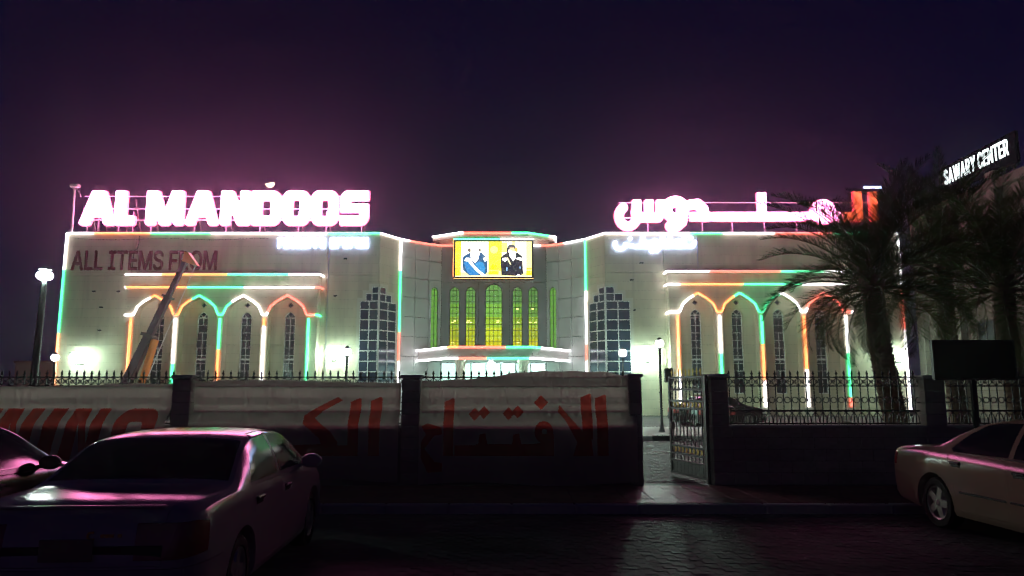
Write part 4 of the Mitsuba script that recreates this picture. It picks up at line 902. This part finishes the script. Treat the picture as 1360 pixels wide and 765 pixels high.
# ------------------------------------------------------------------ palms
def frond(o, az, el, Ln, droop, seed, wid=.42):
    r = np.random.default_rng(seed); n = 26; t = np.linspace(0, 1, n); d = np.array([math.cos(az), math.sin(az), 0]); side = np.array([-math.sin(az), math.cos(az), 0])
    ang = math.radians(el) - droop * t ** 1.35; ds = Ln / (n - 1)
    hx = np.concatenate([[0], np.cumsum(np.cos(ang[:-1]) * ds)]); hz = np.concatenate([[0], np.cumsum(np.sin(ang[:-1]) * ds)]); sw = .12 * r.normal() * t ** 2 * Ln
    P = o + hx[:, None] * d + sw[:, None] * side; P[:, 2] = o[2] + hz
    rach = tube(P, np.linspace(.022, .004, n), 5)
    tv = np.gradient(P, axis=0); tv /= np.linalg.norm(tv, axis=1, keepdims=True)
    up = np.cross(np.broadcast_to(side, tv.shape), tv) * -1; up *= np.sign(up[:, 2:3] + 1e-9)
    V, F = [], []
    m = int(Ln * 26)
    for s in (-1, 1):
        for q in np.linspace(.12, 1.0, m):
            i = min(int(q * (n - 1)), n - 2); a = q * (n - 1) - i; b = P[i] * (1 - a) + P[i + 1] * a
            if r.random() < .05: continue
            ln = wid * (math.sin(math.pi * min(1, (q * .92 + .06))) ** .6 * .9 + .12) * r.uniform(.82, 1.12); lift = r.uniform(.15, .75)
            dirv = tv[i] * (.55 + .6 * q) + s * side * (1.0 - .35 * q) + up[i] * lift; dirv /= np.linalg.norm(dirv)
            tip = b + dirv * ln - np.array([0, 0, ln * ln * .25 * r.uniform(.3, 1.2)]); mid = b + dirv * ln * .5
            wv = tv[i] * .5 * .026; k = len(V); V += [b - wv * .6, b + wv * .6, mid + wv, mid - wv, tip]; F += [[k, k + 1, k + 2], [k, k + 2, k + 3], [k + 3, k + 2, k + 4]]
    return cat([trimesh.Trimesh(np.array(V), F, process=False)]), rach
def palm(base, top, r0, r1, nf, Ln, lab, seed, skirt=12, dens=1):
    k = thing('palm_tree', lab, 'palm tree', None); r = np.random.default_rng(seed)
    base, top = np.array(base, float), np.array(top, float); n = 22; t = np.linspace(0, 1, n); bend = np.array([.0, 0, 0])
    P = base + (top - base) * t[:, None]; P[:, 0] += .10 * np.sin(t * math.pi) * np.sign(base[0] - top[0]) * -1
    tr = [tube(P, r0 + (r1 - r0) * t ** .7 + .10 * np.exp(-t * 14), 16)]
    H = np.linalg.norm(top - base); rows = int(H / .075)
    for i in range(rows):              # old leaf bases in a spiral
        q = (i + .5) / rows; c = np.array([np.interp(q, t, P[:, j]) for j in range(3)]); rad = r0 + (r1 - r0) * q ** .7
        for j in range(9):
            a = 2 * math.pi * (j + .5 * (i % 2)) / 9 + r.normal(0, .08); e = np.array([math.cos(a), math.sin(a), 0]); s = np.array([-e[1], e[0], 0]); h = .075 * r.uniform(.8, 1.3); o_ = .035 * r.uniform(.6, 1.5)
            v = np.array([c + e * (rad - .02) - s * .075, c + e * (rad - .02) + s * .075, c + e * (rad + o_) + s * .04 + [0, 0, h], c + e * (rad + o_) - s * .04 + [0, 0, h], c + e * (rad - .02) + [0, 0, h * 1.05]])
            tr.append(trimesh.Trimesh(v, [[0, 1, 2], [0, 2, 3], [3, 2, 4]], process=False))
    add('trunk', cat(tr), 'bark', k)
    add('crown_shaft', trimesh.creation.icosphere(2, 1).apply_scale((r1 * 1.35, r1 * 1.35, .38)).apply_translation(top + [0, 0, .05]), 'bark', k, smooth=True)
    for i in range(nf):
        q = i / nf; az = i * 2.39996 + r.normal(0, .15); el = 86 - 112 * q ** 1.25 + r.normal(0, 6); L_f = Ln * (.75 + .35 * math.sin(math.pi * min(1, .25 + q * .75))) * r.uniform(.88, 1.1); dr_ = (.9 + 1.1 * q) * r.uniform(.75, 1.2)
        lf, rc = frond(top + np.array([math.cos(az) * r1 * .7, math.sin(az) * r1 * .7, .18 - .3 * q]), az, el, L_f, dr_, int(seed * 1000 + i))
        fk = add('frond', lf, 'leaf', k); add('rachis', rc, 'rachis', fk)
palm((7.78, 14.6, .1), (7.27, 14.6, 3.82), .24, .18, 60, 2.25, 'date palm with leaning trunk behind the railing in front of the right arcade', 7)
palm((10.75, 15.4, .1), (10.45, 15.4, 3.9), .22, .18, 46, 2.5, 'date palm at the right edge behind the dark signboard', 8)
palm((11.7, 19.2, .1), (11.5, 19.2, 4.9), .22, .18, 46, 2.9, 'farther date palm between the two nearer palms with drooping fronds', 9)

# ------------------------------------------------------------------ dark signboard on a post
k = thing('signboard', 'dark rectangular signboard on one post seen from its unlit side', 'sign')
add('panel', cbx(7.19, 8.55, 12.48, 12.53, 1.93, 2.56, .008), 'sign_board', k); add('frame', cat([bx(7.17, 8.57, 12.47, 12.54, 2.562, 2.585), bx(7.17, 8.57, 12.47, 12.54, 1.905, 1.928), bx(7.165, 7.187, 12.47, 12.54, 1.905, 2.585), bx(8.553, 8.575, 12.47, 12.54, 1.905, 2.585)]), 'black_iron', k)
add('post', cat([bx(7.83, 7.91, 12.54, 12.60, PZ, 2.4)]), 'black_iron', k)

# ------------------------------------------------------------------ crane truck behind the left wall
CR = thing('crane_truck', 'truck crane with raised grey telescopic boom and orange ram before the left arcade', 'crane')
def boom(a, b, w0, w1, y):
    a, b = np.array(a), np.array(b); d = (b - a) / np.linalg.norm(b - a); nrm = np.array([-d[1], d[0]])
    pg = Polygon([a - nrm * w0 / 2, b - nrm * w1 / 2, b + nrm * w1 / 2, a + nrm * w0 / 2]); return ext(pg, y - .5 * w0, y + .5 * w0)
A_, B_ = np.array([-23.3, 1.6]), np.array([-19.85, 9.95]); at = lambda t: A_ + (B_ - A_) * t
add('boom', boom(at(0), at(.42), .50, .46, 44), 'crane_grey', CR); add('boom_section', boom(at(.42), at(.70), .37, .35, 44), 'crane_grey', CR); add('boom_section', boom(at(.70), at(.97), .28, .25, 44), 'crane_grey', CR)
add('collar', boom(at(.405), at(.425), .74, .74, 44), 'dark_steel', CR); add('collar', boom(at(.69), at(.705), .56, .56, 44), 'dark_steel', CR)
add('boom_head', ext(Polygon([(-20.1, 9.6), (-20.0, 10.2), (-19.75, 10.15), (-19.15, 9.35), (-19.5, 9.45)]), 43.8, 44.2), 'crane_orange', CR)
add('ram', tube([(-22.3, 44, 1.4), (at(.40)[0] + .42, 44, at(.40)[1] - .1)], .22, 12), 'crane_orange', CR, smooth=35)
add('hoist_line', tube([(-19.3, 44, 9.5), (-22.0, 44, 2.0)], .03, 5), 'white_metal', CR)
add('turntable', cbx(-24.6, -21.4, 43.0, 45.0, 1.05, 1.75, .08), 'crane_orange', CR); add('chassis', cbx(-27, -19.5, 42.8, 45.2, .65, 1.05, .06), 'dark_steel', CR); cb = add('cab', cbx(-20.9, -19.3, 42.9, 45.1, 1.06, 1.95, .12), 'crane_orange', CR); add('window', bx(-20.7, -19.6, 42.885, 42.9, 1.4, 1.85), 'car_glass', cb)
for x in (-26.2, -24.9, -20.6):
    for y in (43.0, 45.0): m = trimesh.creation.cylinder(.5, .32, sections=28); m.apply_transform(trimesh.transformations.rotation_matrix(math.pi / 2, [1, 0, 0])); m.apply_translation((x, y, .5 + PZ)); add('wheel', m, 'rubber', CR, smooth=40)

# ------------------------------------------------------------------ neighbouring buildings
k = thing('small_building', 'low pink flat roofed building far behind the street lamp', 'building')
hb = ext(sbox(-40.6, PZ, -37.0, 4.05).difference(unary_union([sbox(-40.0 + .9, PZ, -38.5, 2.9), sbox(-38.1, 1.4, -37.4, 2.9)])), 60, 60.3); add('wall', cat([hb, bx(-40.6, -37.0, 60.31, 66, PZ, 4.04)]), 'pink_plaster', k)
add('parapet', cbx(-40.7, -36.9, 59.9, 66.1, 4.05, 4.25, .02), 'pink_plaster', k); add('door', bx(-39.1, -38.5, 60.2, 60.25, PZ, 2.9), 'grey_wall', k); wn = add('window', cat([bx(-38.1, -37.4, 60.1, 60.2, 1.4, 1.47), bx(-38.1, -37.4, 60.1, 60.2, 2.83, 2.9), bx(-37.79, -37.71, 60.1, 60.2, 1.47, 2.83)]), 'white_metal', k); add('pane', bx(-38.1, -37.4, 60.21, 60.24, 1.4, 2.9), 'window_glass', wn)
SB = thing('shopping_centre', 'dark beige neighbouring block with pilasters at the right edge', 'building')
sxw = 29.0; sh_ = 14.3
add('wall', bx(sxw, sxw + 14, 34, 51.5, PZ, sh_ - .6), 'beige_plaster', SB); add('cornice', cat([cbx(sxw - .35, sxw + 14.2, 33.7, 51.8, sh_ - .59, sh_, .08), cbx(sxw - .18, sxw + .01, 33.9, 51.6, sh_ - 2.2, sh_ - 1.95, .04)]), 'beige_plaster', SB)
for y in (34.6, 38.4, 42.4, 46.8, 51.0): add('pilaster', cbx(sxw - .45, sxw + .02, y - .4, y + .4, PZ, sh_ + .5, .05), 'beige_plaster', SB)
for y in (36.4, 40.4, 44.5, 48.8):
    for z in (4.2, 8.2):
        w = add('window', cat([bx(sxw - .08, sxw + .01, y - .75, y + .75, z - .06, z), bx(sxw - .08, sxw + .01, y - .75, y + .75, z + 1.8, z + 1.86), bx(sxw - .08, sxw + .01, y - .04, y + .04, z, z + 1.8), bx(sxw - .08, sxw + .01, y - .75, y - .69, z, z + 1.8), bx(sxw - .08, sxw + .01, y + .69, y + .75, z, z + 1.8)]), 'dark_steel', SB); add('pane', bx(sxw - .04, sxw - .004, y - .69, y + .69, z, z + 1.8), 'window_glass', w)
SS = thing('rooftop_sign', 'white lit letters reading SAWARY CENTER on a dark board on the right roof', 'sign')
# the wall runs along y: text starts far (left in view) and comes nearer
ya, yb = 47.2, 40.8; bz0 = 15.38
add('board', cbx(sxw - .12, sxw + .1, yb - .5, ya + .5, sh_ + .45, bz0 + 1.25, .03), 'sign_board', SS)
for q in np.linspace(yb, ya, 4): add('post', bx(sxw - .02, sxw + .1, q - .06, q + .06, sh_ - .02, sh_ + .45), 'dark_steel', SS)
xs_ = 0; ms = []; h_ = .95
for ch in 'SAWARY CENTER':
    if ch == ' ': xs_ += h_ * .36; continue
    m = meshkit.text_mesh(ch, h_, .06, True); m.apply_translation((xs_ - m.bounds[0][0], 0, 0)); xs_ = m.bounds[1][0] + .17; ms.append(m)
for m in ms:
    v = m.vertices; w = np.column_stack([sxw - .13 - v[:, 2], ya - v[:, 0] / xs_ * (ya - yb), bz0 + v[:, 1]]); m = trimesh.Trimesh(w, m.faces, process=False)
    if m.volume < 0: m.invert()
    add('letter', m, 'led_off', SS, emit=np.array([.85, 1.0, .97]) * .85, weight=.6)

# ------------------------------------------------------------------ shrub behind the railing, moon
k = thing('shrub', 'small round dark shrub behind the railing left of the palm trunk', 'shrub'); V, F = [], []
for i in range(1500):
    d = rng.normal(size=3); d /= np.linalg.norm(d); rr = .42 * rng.uniform(.55, 1.05) * (1 + .25 * math.sin(d[0] * 5 + d[2] * 4)); c = np.array([8.6, 19.0, .55]) + d * rr * [1, 1, 1.1]; a = rng.normal(size=3); a /= np.linalg.norm(a); b = np.cross(a, d); b /= np.linalg.norm(b) + 1e-9; q = len(V); V += [c - a * .04, c + b * .018, c + a * .045, c - b * .018]; F += [[q, q + 1, q + 2], [q, q + 2, q + 3]]
add('foliage', trimesh.Trimesh(np.array(V), F, process=False), 'leaf', k); add('stem', tube([(8.6, 19, .05), (8.62, 19, .5)], .03), 'bark', k)
MO = thing('moon', 'small pale yellow half moon just above the roof letters', 'moon')
u_, v_ = (358.5 - 680) / 970, (382.5 - 243.5) / 970; D = 3000.; dirm = np.array([u_, math.cos(PITCH) - v_ * math.sin(PITCH), math.sin(PITCH) + v_ * math.cos(PITCH)]); dirm /= np.linalg.norm(dirm)
mo = trimesh.creation.icosphere(4, 17.5); mo = trimesh.intersections.slice_mesh_plane(mo, [0.22, .25, -1], [0, 0, 1.0], cap=False)
mo.apply_translation(np.array([0, 0, 1.7]) + dirm * D); add('lit_disc', mo, 'led_off', MO, smooth=True, emit=(1.15, .95, .55), weight=.02)

# ------------------------------------------------------------------ haze
cube = {'type': 'cube', 'to_world': T().translate([0, 0, 0]).scale([1, 1, 1]), 'bsdf': {'type': 'null'}, 'interior': {'type': 'ref', 'id': 'haze_air'}}
hx0, hx1, hy0, hy1, hz0, hz1 = -905., 905., -65., 905., -1.6, 17.5
cube['to_world'] = T().translate([(hx0 + hx1) / 2, (hy0 + hy1) / 2, (hz0 + hz1) / 2]).scale([(hx1 - hx0) / 2, (hy1 - hy0) / 2, (hz1 - hz0) / 2])
scene['haze'] = cube; labels['haze'] = {'kind': 'stuff', 'label': 'thin night haze over the whole place'}
